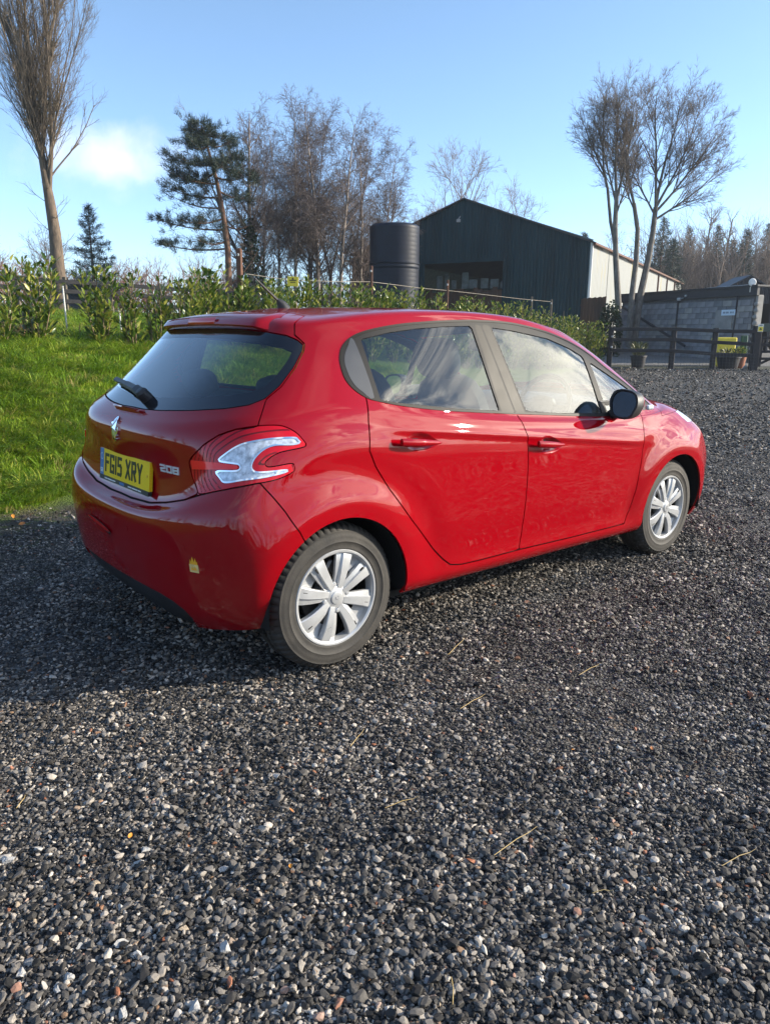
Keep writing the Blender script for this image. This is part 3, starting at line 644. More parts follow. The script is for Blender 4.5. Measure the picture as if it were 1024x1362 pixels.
# stroke lettering
ST = {'F': [[(0, 0), (0, 1), (1, 1)], [(0, .54), (.85, .54)]], 'G': [[(1, .84), (1, 1), (0, 1), (0, 0), (1, 0), (1, .40), (.62, .40)]], '1': [[(.5, 0), (.5, 1)]], '5': [[(1, 1), (.05, 1), (.05, .56), (.8, .56), (1, .46), (1, .1), (.85, 0), (0, 0)]],
      'X': [[(0, 0), (1, 1)], [(0, 1), (1, 0)]], 'R': [[(0, 0), (0, 1), (.85, 1), (1, .9), (1, .58), (.85, .48), (0, .48)], [(.5, .48), (1, 0)]], 'Y': [[(.5, 0), (.5, .46), (0, 1)], [(.5, .46), (1, 1)]],
      '2': [[(.0, 1), (1, 1), (1, .55), (0, .45), (0, 0), (1, 0)]], '0': [[(0, 0), (0, 1), (1, 1), (1, 0), (0, 0)]], '8': [[(0, 0), (0, 1), (1, 1), (1, 0), (0, 0)], [(0, .5), (1, .5)]], 'B': [[(0, 0), (0, 1), (.9, 1), (1, .75), (.9, .52), (0, .52)], [(.9, .52), (1, .25), (.9, 0), (0, 0)]]}
def strokes(ch, ox, oy, w, h, th):
    out = []
    for line in ST[ch]:
        q = [(ox+th/2+a*(w-th), oy+th/2+b*(h-th)) for a, b in line]
        for (x0, y0), (x1, y1) in zip(q, q[1:]):
            L = math.hypot(x1-x0, y1-y0); dx, dy = (x1-x0)/L, (y1-y0)/L; e = th/2*.96
            out.append([(x0-dx*e+dy*th/2, y0-dy*e-dx*th/2), (x1+dx*e+dy*th/2, y1+dy*e-dx*th/2), (x1+dx*e-dy*th/2, y1+dy*e+dx*th/2), (x0-dx*e-dy*th/2, y0-dy*e+dx*th/2)])
    return out
def plate_fn(a, b, d):              # the number plate is flat: a to the right, b up from its middle
    til = .10; return (-.512-.0005-d*math.cos(til)+b*math.sin(til), -.008-a-.02, .775+b*math.cos(til)+d*math.sin(til)*0)
rect = lambda x0, y0, x1, y1: [(x0, y0), (x1, y0), (x1, y1), (x0, y1)]
v, f = prism(rect(-.264, -.060, .264, .0575), -.008, .006, plate_fn); pl = mesh('number_plate', v, f, YELLOW, tail)
v, f = join([prism(rect(-.263, -.0785, .263, -.0600), -.006, .0095, plate_fn)]); mesh('plate_holder', v, f, PLASTIC, tail)
v, f = join([prism(rect(-.03+dx, -.0745, .02+dx, -.064), .0095, .0103, plate_fn) for dx in (0,)]); mesh('holder_badge', v, f, PLBLUE, tail)
v, f = join([prism(rect(x, -.072, x+w_, -.067), .0095, .0103, plate_fn) for x, w_ in ((-.20, .03), (-.165, .05), (-.11, .035), (.06, .04), (.105, .055), (.165, .03))]); mesh('holder_print', v, f, WHITE, tail)
v, f = prism(rect(-.263, -.0595, -.222, .057), .006, .0068, plate_fn); mesh('plate_band', v, f, PLBLUE, tail)
bits = []; x = -.205; th = .0135
for ch, w_ in (('F', .046), ('G', .048), ('1', .014), ('5', .048), (' ', .030), ('X', .052), ('R', .048), ('Y', .052)):
    if ch == ' ': x += w_; continue
    bits += [prism(q, .006, .0074+.0001*(k % 3), plate_fn) for k, q in enumerate(strokes(ch, x, -.042, w_, .082, th))]; x += w_+.0105
v, f = join(bits); mesh('plate_lettering', v, f, INK, tail)
bits = [prism(q, .0068, .0074+.0001*(k % 3), plate_fn) for k, q in enumerate(strokes('G', -.2565, -.048, .013, .018, .003)+strokes('B', -.2415, -.048, .012, .018, .003))]
for k in range(12):
    a = k*math.pi/6; bits.append(prism([(-.2425+.0135*math.cos(a)+.0022*math.cos(j*2*math.pi/5), .022+.0135*math.sin(a)+.0022*math.sin(j*2*math.pi/5)) for j in range(5)], .0068, .0074, plate_fn))
v, f = join(bits); mesh('band_print', v, f, WHITE, tail)
v, f = join([prism([(c+.006*math.cos(j*math.pi/4), .006*math.sin(j*math.pi/4)) for j in range(8)], .006, .0085, plate_fn) for c in (.243,)]); mesh('plate_screw', v, f, plain('screw_cap', (.75, .45, .05), .4), tail)
bits = []
for k, ch in enumerate('208'):
    for j, q in enumerate(strokes(ch, -.062+k*.044, -.0145, .036, .029, .0058)): bits.append(prism(q, -.001, .0042+.0003*(j % 3), lambda a, b, d: on_rear(a, b, d, -.425, .822)))
v, f = join(bits); mesh('model_badge', v, f, plain('badge_silver', (.72, .73, .74), .3, .2, var=.05), tail)
# rampant lion emblem, cut out and domed
lion = [(-.3, -.95), (-.12, -.98), (-.10, -.80), (-.02, -.55), (.10, -.45), (.18, -.70), (.16, -.92), (.36, -.95), (.36, -.82), (.30, -.78), (.34, -.48), (.30, -.22), (.22, .02), (.30, .10), (.52, .02), (.62, .10), (.40, .22), (.26, .28), (.36, .40), (.60, .38), (.66, .50), (.44, .54), (.30, .56), (.26, .74), (.10, .92), (-.08, .98), (-.22, .90), (-.30, .78), (-.26, .66), (-.38, .50), (-.40, .25), (-.30, -.05), (-.42, -.25), (-.58, -.10), (-.62, .15), (-.72, .22), (-.74, -.05), (-.64, -.30), (-.46, -.45), (-.34, -.55), (-.28, -.75), (-.38, -.84)]
lion = [(-a*.056, b*.047) for a, b in lion]
lf = lambda a, b, d: on_rear(a, b, d+.004*(1 if d > 0 else 0)*max(0, 1-abs(a)/.04), .0, .937)
v, f = prism(lion, -.002, .007, lf); mesh('lion_emblem', v, f, CHROME, tail)
# tailgate grip below the glass
V = []
for i, a in enumerate(np.linspace(-.17, .17, 15)):
    k = math.sqrt(max(0, 1-(a/.172)**4)); P, N = rear_pt(a, 1.016)
    for dz, dn in ((.010, .001), (.006*k+.002, .014*k+.001), (-.012*k, .016*k+.001), (-.018*k, .004*k)):
        V.append((P[0]-dn+(-.55*dz), a, P[2]+dz))
F = [[i*4+j, i*4+4+j, i*4+5+j, i*4+1+j] for i in range(14) for j in range(3)]; mesh('tailgate_grip', V, F, PAINT, tail, smooth=True)
# rear wiper
P0, N0 = rear_pt(-.06, 1.062); P1, N1 = rear_pt(.42, 1.10); pts = np.array([P0+N0*.03, P0*.85+P1*.15+N0*.042, P0*.5+P1*.5+N0*.038, P1+N1*.024]); 
v1 = beam(pts[0], pts[1], .040, .022, .005, N0); v2 = beam(pts[1], pts[2], .030, .016, .005, N0); v3 = beam(pts[2], pts[3], .024, .012, .004, N0)
hub = lathe([(.0, .05), (.018, .048), (.026, .036), (.028, -.01)], 14); hub = (hub[0]@np.array(Vector(N0).to_track_quat('Z', 'Y').to_matrix()).T+P0, hub[1])
bl = beam(P0*.86+P1*.14+N0*.014, P1+(P1-P0)*.04+N1*.012, .012, .022, .003, N0); v, f = join([v1, v2, v3, hub, bl]); mesh('rear_wiper', v, f, PLASTIC, tail)
# reflector slots low in the bumper, parking sensor, stickers
for sg in (1, ):
    for nm, m, dz, th_, dd in (('slot_lip', PAINT, -.011, .012, .010), ('reflector_slot', PLASTIC, 0, .018, .005), ('bumper_reflector', RED3, .005, .010, .008)):
        V = []
        for a in np.linspace(-.13, .13, 11):
            P, N = rear_pt(.10*sg+a, .522); k = math.sqrt(max(.02, 1-(a/.131)**2)); c = .518+.12*(a*sg+.13)*.8-.012+dz
            for q in (-1, 1): V.append((P[0]-dd, P[1], c+q*th_*k*.9))
        F = [[i*2, i*2+1, i*2+3, i*2+2] for i in range(10)]; mesh(nm, V, F, m, car, smooth=True)
for y in (-.602, .602, -.2, .2):
    v, f = prism([(.012*math.cos(j*math.pi/6), .012*math.sin(j*math.pi/6)) for j in range(12)], -.001, .0012, lambda a, b, d: on_rear(a, b, d, y, .559)); mesh('parking_sensor', v, f, PAINT, car)
stk = lambda a, b, d: on_rear(a, b, d, -.645, .497)
v, f = prism(rect(-.020, -.027, .018, .004), .0005, .0014, stk); q = mesh('bumper_sticker', v, f, plain('sticker_cream', (.75, .55, .22), .5, var=.25, scale=40), car); q['label'] = 'small cream sticker with a yellow flame on the bumper corner'
v, f = join([prism([(-.018, .004), (-.014, .022), (-.010, .012), (-.004, .034), (.002, .014), (.008, .030), (.012, .012), (.015, .018), (.016, .004)], .0005, .0013, stk), prism([(-.014, -.018), (-.008, -.004), (-.002, -.014), (.004, -.002), (.012, -.018)], .0014, .0018, stk)]); mesh('sticker_flame', v, f, plain('sticker_flame_yellow', (.85, .42, .02), .5, var=.2), car)
# aerial on the roof
v, f = join([tube([(.315, 0, 1.44), (.30, 0, 1.468), (.28, 0, 1.485)], [.034, .022, .007], 10), tube([(.285, 0, 1.480), (.165, 0, 1.574)], [.007, .004], 6)]); mesh('roof_aerial', v, f, PLASTIC, car, smooth=True)
# door mirrors
for sg in (-1, 1):
    mc = np.array([1.86, sg*.918, .982]); rs = []; n_, k_ = 14, 24
    for i in range(n_+1):
        t = i/n_; px_ = -.055+.15*t; s = (max(0, 1-max(0, (t-.12)/.88)**2.2))**.55 if t > .12 else 1
        s = max(s, .03)
        for j in range(k_):
            a = j*2*math.pi/k_; ca, sa = math.cos(a), math.sin(a); e = .72
            y = .090*s*math.copysign(abs(ca)**e, ca); z = .075*s*math.copysign(abs(sa)**e, sa)
            y2 = y*(1-.10*(z < 0)); rs.append((px_-.10*(y2*1 if True else 0)*1+.0, sg*(y2), z-.012*(y2/.12)))
            rs[-1] = (rs[-1][0]+(.30*rs[-1][2]*(1-t) if sg < 0 else 0), rs[-1][1], rs[-1][2])
    V = np.array(rs)+mc; F = [[i*k_+j, i*k_+(j+1) % k_, (i+1)*k_+(j+1) % k_, (i+1)*k_+j] for i in range(n_) for j in range(k_)]+[[n_*k_+j for j in range(k_)]]
    if sg > 0: F = [q[::-1] for q in F]
    cut = 6*k_
    wm = mesh('door_mirror', V, F, [PLASTIC, PAINT], car, smooth=True, fm=[0 if i < 7*k_ and i//k_ < 7 else 1 for i in range(len(F))])
    ring = np.array(rs[:k_]); inner = ring*np.array([1, .86, .86])+np.array([.002, 0, 0]); V = np.concatenate([ring+mc, inner+mc+np.array([-.001, 0, 0])]); F = [[j, (j+1) % k_, k_+(j+1) % k_, k_+j] for j in range(k_)]; mesh('mirror_rim', V, F if sg > 0 else [q[::-1] for q in F], PLASTIC, wm)
    mesh('mirror_glass', inner+mc+np.array([.004, 0, 0]), [list(range(k_))], plain('mirror_silver', (.82, .85, .88), .01, 1., var=.02), wm)
    v, f = box(mc+np.array([.055, sg*.090, -.015]), (.06, .02, .026), None, .006); mesh('indicator', v, f, CLEAR, wm)
    v, f = join([beam(mc+np.array([.02, -sg*.06, -.06]), (1.90, sg*.79, .912), .075, .045, .012), box((1.875, sg*.772, .955), (.16, .02, .07), None, .006)]); mesh('mirror_arm', v, f, PLASTIC, wm)
# seats, wheel and dash seen through the glass
def cushion(c, s, R=None, e=3.2):
    n1, n2 = 14, 9; V = []
    for i in range(n2+1):
        ph = -math.pi/2+math.pi*i/n2
        for j in range(n1):
            th = 2*math.pi*j/n1; f_ = lambda q: math.copysign(abs(q)**(2/e), q)
            V.append((s[0]/2*f_(math.cos(ph))*f_(math.cos(th)), s[1]/2*f_(math.cos(ph))*f_(math.sin(th)), s[2]/2*f_(math.sin(ph))))
    V = np.array(V); 
    if R is not None: V = V@np.asarray(R).T
    return V+np.asarray(c), [[i*n1+j, i*n1+(j+1) % n1, (i+1)*n1+(j+1) % n1, (i+1)*n1+j] for i in range(n2) for j in range(n1)]
tiltm = lambda a: np.array([[math.cos(a), 0, math.sin(a)], [0, 1, 0], [-math.sin(a), 0, math.cos(a)]])
for y in (-.36, .36):
    st = mesh('front_seat', *join([cushion((1.42, y, .55), (.52, .50, .2)), cushion((1.14, y, .84), (.16, .48, .62), tiltm(-.30))]), FABRIC, car, smooth=True)
    mesh('headrest', *join([cushion((.985, y, 1.215), (.12, .27, .20), tiltm(-.25)), tube([(1.04, y-.06, 1.08), (.99, y-.06, 1.2)], .008), tube([(1.04, y+.06, 1.08), (.99, y+.06, 1.2)], .008)]), FABRIC, st, smooth=True)
rs_ = mesh('rear_seat', *join([cushion((.48, 0, .55), (.5, 1.2, .2)), cushion((.16, 0, .82), (.16, 1.2, .52), tiltm(-.35))]), FABRIC, car, smooth=True)
for y in (-.36, .36): mesh('headrest', *cushion((.045, y, 1.09), (.11, .26, .13), tiltm(-.3)), FABRIC, rs_, smooth=True)
mesh('parcel_shelf', *box((-.12, 0, .985), (.42, 1.16, .03)), FABRIC, car)
mesh('dashboard', *join([cushion((2.18, 0, .86), (.62, 1.38, .22)), box((2.2, 0, .6), (.3, 1.3, .4))]), PLASTIC, car, smooth=True)
mesh('cabin_floor', *box((1.1, 0, .33), (2.3, 1.3, .03)), BLACK, car)
a_ = np.linspace(0, 2*math.pi, 25); cw = np.array([1.86, -.36, .93]); mesh('steering_wheel', *join([tube([cw+np.array([.06*math.sin(q)*1.0, .18*math.cos(q), .17*math.sin(q)]) for q in a_], .016, 8, False), cushion(cw, (.07, .16, .12)), beam(cw+np.array([0, -.17, 0]), cw+np.array([0, .17, 0]), .03, .03)]), PLASTIC, car, smooth=True)
mesh('interior_mirror', *cushion((1.72, 0, 1.27), (.04, .22, .07)), PLASTIC, car, smooth=True)
# wheels
def tyre_mat():
    m, t, b = mat('tyre_rubber', (.025, .024, .022), .75); tc = t.add('ShaderNodeTexCoord'); n = t.noise(tc.outputs['Object'], 7, 5, .65)
    t.l.new(t.ramp(n, [(.35, (.018, .017, .016)), (.75, (.055, .049, .042))]), b.inputs['Base Color'])
    n2 = t.noise(tc.outputs['Object'], 120, 3); bp = t.add('ShaderNodeBump', {'Strength': .2, 'Distance': .004, 'Height': n2}); t.l.new(bp.outputs[0], b.inputs['Normal'])
    return m
TYRE = tyre_mat()
def wheel_parts():
    R = .303; w = .0925; N = 240
    prof = [(.196, .080), (.202, .088), (.206, .0895), (.212, .088), (.232, .0945), (.2335, .0958), (.236, .0946), (.250, .0950), (.262, .0935), (.272, .090), (.2735, .0905), (.276, .088), (.287, .080), (.2945, .072), (.299, .062), (.3015, .045), (.3015, .042), (.294, .041), (.294, .034), (.3025, .033), (.303, .008), (.295, .007), (.295, -.007), (.303, -.008), (.303, -.040), (.298, -.066), (.285, -.082), (.25, -.09), (.205, -.08)]
    prof = np.array(prof); th = np.arange(N)*2*np.pi/N; V = np.zeros((len(prof), N, 3))
    for k, (r, y) in enumerate(prof):
        rr = np.full(N, r)
        if 12 <= k <= 15: rr = np.where((np.arange(N)+0) % 4 == 0, r-.008, r)
        if k in (19, 20): rr = np.where((np.arange(N)) % 4 == 2, r-.006, r)
        V[k, :, 0] = rr*np.cos(th); V[k, :, 1] = -y; V[k, :, 2] = rr*np.sin(th)
    F = [[k*N+i, k*N+(i+1) % N, (k+1)*N+(i+1) % N, (k+1)*N+i] for k in range(len(prof)-1) for i in range(N)]
    ty = (V.reshape(-1, 3), F)
    # raised letter blocks round the side wall
    # wheel cover
    bits = []
    ring = np.array([(.1995, .076), (.200, .086), (.197, .0895), (.190, .089), (.184, .084), (.180, .070), (.176, .05)]); v, f = lathe(ring, 96, 'y'); bits.append((v, f))
    hub = np.array([(.001, .088), (.020, .088), (.026, .0865), (.029, .083), (.045, .080), (.056, .074), (.060, .060), (.060, .03)]); bits.append(lathe(hub, 48, 'y'))
    def blade(a0, a1, w0, w1, twist):
        rr = np.linspace(.040, .188, 9); V = []
        for r in rr:
            t = (r-.040)/.148; a = a0+(a1-a0)*t**.8+twist*math.sin(math.pi*t)*.5; wd = w0+(w1-w0)*t; y = .076+.012*math.sin(math.pi*min(1, t*.75+.12))**.8
            y = y if t < .9 else y-.002
            for off, dy in ((-.5, -.022), (-.5, -.003), (-.44, 0), (.12, .001), (.20, -.0065), (.5, -.010), (.5, -.024)):
                c, s = math.cos(a), math.sin(a); o = off*wd; V.append((r*c-o*s, -(y+dy), r*s+o*c))
        n = 7; F = [[i*n+j, i*n+j+1, (i+1)*n+j+1, (i+1)*n+j] for i in range(8) for j in range(n-1)]+[list(range(n-1, -1, -1)), [8*n+j for j in range(n)]]
        return np.array(V), F
    for k in range(4):
        a = math.radians(90*k)
        bits.append(blade(a+math.radians(-20), a+math.radians(-23), .040, .074, .05)); bits.append(blade(a+math.radians(20), a+math.radians(22), .040, .078, .05))
        web = []          # shallow web between the two blades of a pair, out towards the rim
        for r, y in ((.030, .070), (.075, .066), (.12, .058), (.165, .058), (.19, .068)):
            for da in np.radians(np.linspace(-17, 16, 6)): web.append((r*math.cos(a+da), -y, r*math.sin(a+da)))
        bits.append((np.array(web), [[i*6+j, i*6+j+1, i*6+7+j, i*6+6+j] for i in (0, 2, 3) for j in range(5)]))
        web = []
        for r, y in ((.030, .072), (.050, .072), (.066, .064)):
            for da in np.radians(np.linspace(22, 68, 7)): web.append((r*math.cos(a+da), -y, r*math.sin(a+da)))
        bits.append((np.array(web), [[i*7+j, i*7+j+1, i*7+8+j, i*7+7+j] for i in range(2) for j in range(6)]))
    cv = join(bits)
    nuts, slots = [], []
    for k in range(4):
        a = math.radians(45+90*k); v, f = lathe([(.0001, .084), (.008, .083), (.0115, .078), (.0125, .05)], 12, 'y'); nuts.append((v+np.array([.056*math.cos(a), 0, .056*math.sin(a)]), f))
        for da in (-20, 20):
            aa = a-math.radians(45)+math.radians(da*.93); c, s_ = math.cos(aa), math.sin(aa); slots.append(beam((.150*c, -.0835, .150*s_), (.170*c, -.0815, .170*s_), .005, .012))
    disc = join([lathe([(.02, .01), (.125, .012), (.127, .0), (.125, -.012), (.02, -.012)], 40, 'y'), lathe([(.2, -.06), (.194, -.02), (.186, .03), (.180, .05)], 48, 'y'), box((.10, -.02, .03), (.06, .06, .13), None, .01), lathe([(.001, .03), (.05, .03), (.075, .005)], 24, 'y')])
    lion2 = [(a*.22, b*.22) for a, b in lion]; em = prism(lion2, .087, .0895, lambda a, b, d: (a, -d, b))
    return ty, cv, join(nuts), join(slots), disc, em
WP = wheel_parts(); WM = None
BLANK = plain('wheel_back_black', (.008, .008, .008), .8)
rimback = lathe([(.0, -.03), (.2, -.03)], 40, 'y')
for k, (x, sg, spin) in enumerate(((0, -1, -.93), (2.538, -1, -.86), (0, 1, .3), (2.538, 1, .9))):
    w = bpy.data.objects.new('wheel', None)
    ty = mesh('wheel', *WP[0], TYRE, car, smooth=True) if WM is None else bpy.data.objects.new('wheel', WM[0])
    if WM is None:
        kids = [mesh('wheel_cover', *WP[1], SILVER, ty, smooth=True), mesh('wheel_bolts', *WP[2], SILVER, ty, smooth=True), mesh('cover_slots', *WP[3], BLANK, ty), mesh('brake_disc', *WP[4], STEEL, ty, smooth=False), mesh('hub_emblem', *WP[5], SILVER, ty), mesh('wheel_back', *rimback, BLANK, ty)]
        WM = (ty.data, [(q.name.split('.')[0], q.data) for q in kids])
    else:
        COL.objects.link(ty); ty.parent = car
        for nm, me in WM[1]:
            q = bpy.data.objects.new(nm, me); COL.objects.link(q); q.parent = ty
    bpy.data.objects.remove(w)
    ty.location = (x, sg*.738, .301)
    ty.rotation_euler = (0, spin, 0) if sg < 0 else (0, spin, math.pi)
for o in list(car.children):
    if o.name.startswith('wheel') and not o.name.startswith('wheel_housing'):
        for q in o.children:
            if q.name.startswith('wheel_cover'):
                pass
def smooth_by_angle(o, deg=35):
    me = o.data; me.polygons.foreach_set('use_smooth', np.ones(len(me.polygons), dtype=bool)); me.set_sharp_from_angle(angle=math.radians(deg))
WM[0].set_sharp_from_angle(angle=math.radians(38))
for nm, me in WM[1]:
    me.set_sharp_from_angle(angle=math.radians(32))
for o in bpy.data.objects:
    if o.name.split('.')[0] in ('door_handle', 'spoiler', 'front_seat', 'dashboard', 'steering_wheel', 'tailgate_grip', 'roof_aerial'): o.data.set_sharp_from_angle(angle=math.radians(40))

for o in bpy.data.objects:
    if o.name.split('.')[0] in ('band_print', 'wheel_bolts', 'holder_print', 'cover_slots', 'plate_lettering', 'sticker_flame'): o['kind'] = 'stuff'
# ------------------------------------------------------------------ lie of the land
GA, GD = np.array([-2.7, 4.95]), np.array([.4234, .9060])      # edge between gravel and grass: a point on it and its direction
GN = np.array([-GD[1], GD[0]])
def g_s(x, y): return (x-GA[0])*GN[0]+(y-GA[1])*GN[1]
def g_t(x, y): return (x-GA[0])*GD[0]+(y-GA[1])*GD[1]
def gz(x, y):
    x, y = np.asarray(x, float), np.asarray(y, float)
    s, t = g_s(x, y), g_t(x, y)
    yard = (.245*sstep(8, 26, y)+.035*np.clip(y-26, 0, 20))*(1-.8*sstep(2, 9, s))
    bank = 1.08*sstep(-.25, 5.2, s)*(1-.62*sstep(-4, 7, x))+.065*np.clip(s-4.6, 0, 16)*(1-.6*sstep(25, 50, t))
    return yard+bank+.02*np.sin(x*1.3+y*.7)*sstep(.3, 2, s)
def gz1(x, y): return float(gz(x, y))
def axis(a, b, steps):
    out = []
    for lo, hi, st in steps: out += list(np.arange(lo, hi, st))
    return np.array(out+[steps[-1][1]])
xs = axis(0, 0, [(-900, -100, 100), (-100, -30, 10), (-30, -9, 1.5), (-9, 12, .3), (12, 40, 2), (40, 100, 10), (100, 900, 100)])
ys = axis(0, 0, [(-900, -100, 100), (-100, -10, 10), (-10, 0, 1.5), (0, 30, .3), (30, 60, 2), (60, 120, 10), (120, 1200, 120)])
X, Y = np.meshgrid(xs, ys); Zg = gz(X, Y); nx = len(xs)
i, j = np.meshgrid(np.arange(nx-1), np.arange(len(ys)-1)); b = (j*nx+i).ravel()
def ground_mat():
    m, t, bs = mat('ground', (.1, .1, .1), .85); bs.inputs['Specular IOR Level'].default_value = .25
    geo = t.add('ShaderNodeNewGeometry'); pos = geo.outputs['Position']
    flat = t.add('ShaderNodeVectorMath', {0: pos, 1: (1, 1, 0)}, operation='MULTIPLY').outputs[0]
    # gravel: stones as cells of two sizes
    def cells(sc):
        v = t.add('ShaderNodeTexVoronoi', {'Vector': flat, 'Scale': sc, 'Randomness': 1.0}); c = t.add('ShaderNodeSeparateColor', {0: v.outputs['Color']})
        return v, c.outputs[0]
    v1, c1 = cells(75); v2, c2 = cells(34)
    stone = t.ramp(c1, [(0, (.022, .022, .022)), (.5, (.055, .054, .052)), (.78, (.12, .115, .108)), (.93, (.21, .20, .185)), (1, (.38, .36, .33))])
    stone2 = t.ramp(c2, [(0, (.022, .022, .022)), (.6, (.055, .054, .052)), (.85, (.13, .126, .12)), (1, (.32, .30, .27))])
    big = t.noise(flat, .45, 4, .6); mid = t.noise(flat, 2.2, 4, .6); fine = t.noise(flat, 9, 4, .65)
    grav = t.mix(t.smooth(mid, .5, .62), stone, stone2)
    grav = t.mix(t.math('MULTIPLY', t.smooth(fine, .50, .70), .75), grav, (.085, .062, .040, 1))      # brown fines between the stones
    grav = t.mix(t.math('MULTIPLY', t.smooth(big, .45, .7), .35), grav, (.022, .023, .026, 1))
    # grass and moss
    s = t.math('ADD', t.dot(flat, (float(GN[0]), float(GN[1]), 0)), float(-(GA@GN)))
    sw = t.math('ADD', s, t.math('MULTIPLY', t.math('SUBTRACT', mid, .5), 1.3))
    grass = t.ramp(t.noise(flat, 1.6, 5, .65), [(.3, (.045, .075, .012)), (.5, (.085, .13, .016)), (.7, (.14, .15, .03))])
    moss = t.mix(t.smooth(fine, .50, .62), (.050, .040, .027, 1), (.060, .080, .020, 1))
    y = t.add('ShaderNodeSeparateXYZ', {0: pos}).outputs[1]
    lim = t.smooth(y, 27.5, 24.5)
    far = t.math('MULTIPLY', t.smooth(sw, -.10, .45), 1.0)
    mossk = t.math('MULTIPLY', t.smooth(sw, -1.5, -.3), t.math('ADD', .45, t.math('MULTIPLY', t.smooth(fine, .36, .5), .55)))
    c = t.mix(mossk, grav, moss); c = t.mix(far, c, grass)
    # pale beaten yard behind the rails
    yk = t.math('MULTIPLY', t.smooth(t.math('ADD', y, t.math('MULTIPLY', mid, .8)), 27.6, 28.4), t.smooth(s, 3, 1))
    yard = t.mix(fine, (.17, .16, .15, 1), (.26, .25, .23, 1)); c = t.mix(yk, c, yard)
    verge = t.math('MULTIPLY', t.math('MULTIPLY', t.smooth(y, 25.4, 26.2), t.smooth(y, 27.8, 27.0)), t.smooth(fine, .42, .56))
    c = t.mix(t.math('MULTIPLY', verge, .8), c, (.075, .08, .03, 1))
    t.l.new(c, bs.inputs['Base Color'])
    # damp patches have more gloss
    wet = t.smooth(t.noise(flat, .7, 4, .6), .58, .70); t.l.new(t.math('SUBTRACT', .85, t.math('MULTIPLY', wet, .35)), bs.inputs['Roughness'])
    hgt = t.math('ADD', t.math('SUBTRACT', 1, v1.outputs['Distance']), t.math('MULTIPLY', t.math('SUBTRACT', 1, v2.outputs['Distance']), .8))
    bp = t.add('ShaderNodeBump', {'Strength': .9, 'Distance': .02, 'Height': hgt}); t.l.new(bp.outputs[0], bs.inputs['Normal'])
    return m
GROUND = mesh('ground', np.stack([X.ravel(), Y.ravel(), Zg.ravel()], 1), np.stack([b, b+1, b+1+nx, b+nx], 1), ground_mat(), smooth=True)
tag(GROUND, 'dark gravel yard with a grassy bank rising beside it', kind='structure')

# ------------------------------------------------------------------ loose stones
def pebble(seed, n=1, sharp=.35):
    r = np.random.default_rng(seed); phi = (1+5**.5)/2
    v = np.array([(-1, phi, 0), (1, phi, 0), (-1, -phi, 0), (1, -phi, 0), (0, -1, phi), (0, 1, phi), (0, -1, -phi), (0, 1, -phi), (phi, 0, -1), (phi, 0, 1), (-phi, 0, -1), (-phi, 0, 1)], float)
    f = [(0, 11, 5), (0, 5, 1), (0, 1, 7), (0, 7, 10), (0, 10, 11), (1, 5, 9), (5, 11, 4), (11, 10, 2), (10, 7, 6), (7, 1, 8), (3, 9, 4), (3, 4, 2), (3, 2, 6), (3, 6, 8), (3, 8, 9), (4, 9, 5), (2, 4, 11), (6, 2, 10), (8, 6, 7), (9, 8, 1)]
    v /= np.linalg.norm(v[0])
    for _ in range(n):
        vl = v.tolist(); mid = {}; g = []
        def m(a, c):
            k = (min(a, c), max(a, c))
            if k not in mid: q = (np.array(vl[a])+np.array(vl[c])); vl.append((q/np.linalg.norm(q)).tolist()); mid[k] = len(vl)-1
            return mid[k]
        for a, c, d in f:
            x, y, z = m(a, c), m(c, d), m(d, a); g += [(a, x, z), (x, c, y), (z, y, d), (x, y, z)]
        v = np.array(vl); f = g
    for _ in range(11):            # chop flats off a ball: broken stone
        d = r.normal(size=3); d /= np.linalg.norm(d); h = r.uniform(.38, .80); k = v@d; v = v-np.maximum(k-h, 0)[:, None]*d
    v = v*np.array([1, r.uniform(.62, .95), r.uniform(.5, .8)])*(1+r.normal(size=(len(v), 1))*.04)
    return v*.5/np.abs(v).max()*1.0, np.array(f)
STONE = inst_mat('gravel_stone', [(0, (0.019, 0.018, 0.016)), (.28, (0.039, 0.036, 0.034)), (.50, (0.077, 0.071, 0.064)), (.68, (0.136, 0.123, 0.110)), (.82, (0.230, 0.206, 0.178)), (.93, (0.345, 0.304, 0.258)), (.950, (0.209, 0.127, 0.075)), (.958, (0.293, 0.098, 0.047)), (.964, (0.386, 0.343, 0.291)), (1, (0.459, 0.412, 0.356))], .72, var=.28, scale=3.2, patchy=3.2)
protos = [(*pebble(s, 1 if s < 10 else 1), STONE, False) for s in range(12)]
def wedge_points(n, y0, y1, mx=.35, power=1.0):
    """even spread over the ground the lens can see between two distances"""
    w0, w1 = .545*y0+mx, .545*y1+mx; a = rng.random(n); y = y0+(y1-y0)*a
    keep = rng.random(n) < (.545*y+mx)/w1; y = y[keep]; x = (rng.random(len(y))*2-1)*(.545*y+mx)
    return x, y
def patch(x, y, k=1.0):
    return np.sin(x*1.7*k+1.3*np.sin(y*1.1*k))*np.sin(y*1.5*k+1.1*np.sin(x*.9*k))
def lay(n, y0, y1, smin, smax, med, sig=.38, lift=.18):
    x, y = wedge_points(n, y0, y1); s = g_s(x, y); keep = s < -.05+rng.normal(size=len(x))*.22-1.5*(rng.random(len(x))**1.5)
    x, y = x[keep], y[keep]; size = np.clip(med*np.exp(rng.normal(size=len(x))*sig)*(1+.22*patch(x, y)), smin, smax)
    return x, y, size, gz(x, y)+size*lift
lots = [lay(200000, 1.0, 2.6, .004, .027, .0088, .47, .10), lay(250000, 2.6, 5.0, .004, .028, .0098, .47, .10), lay(140000, 5.0, 8.5, .008, .035, .0148, .38, .12), lay(70000, 8.5, 15, .016, .05, .029), lay(26000, 15, 26, .03, .065, .046)]
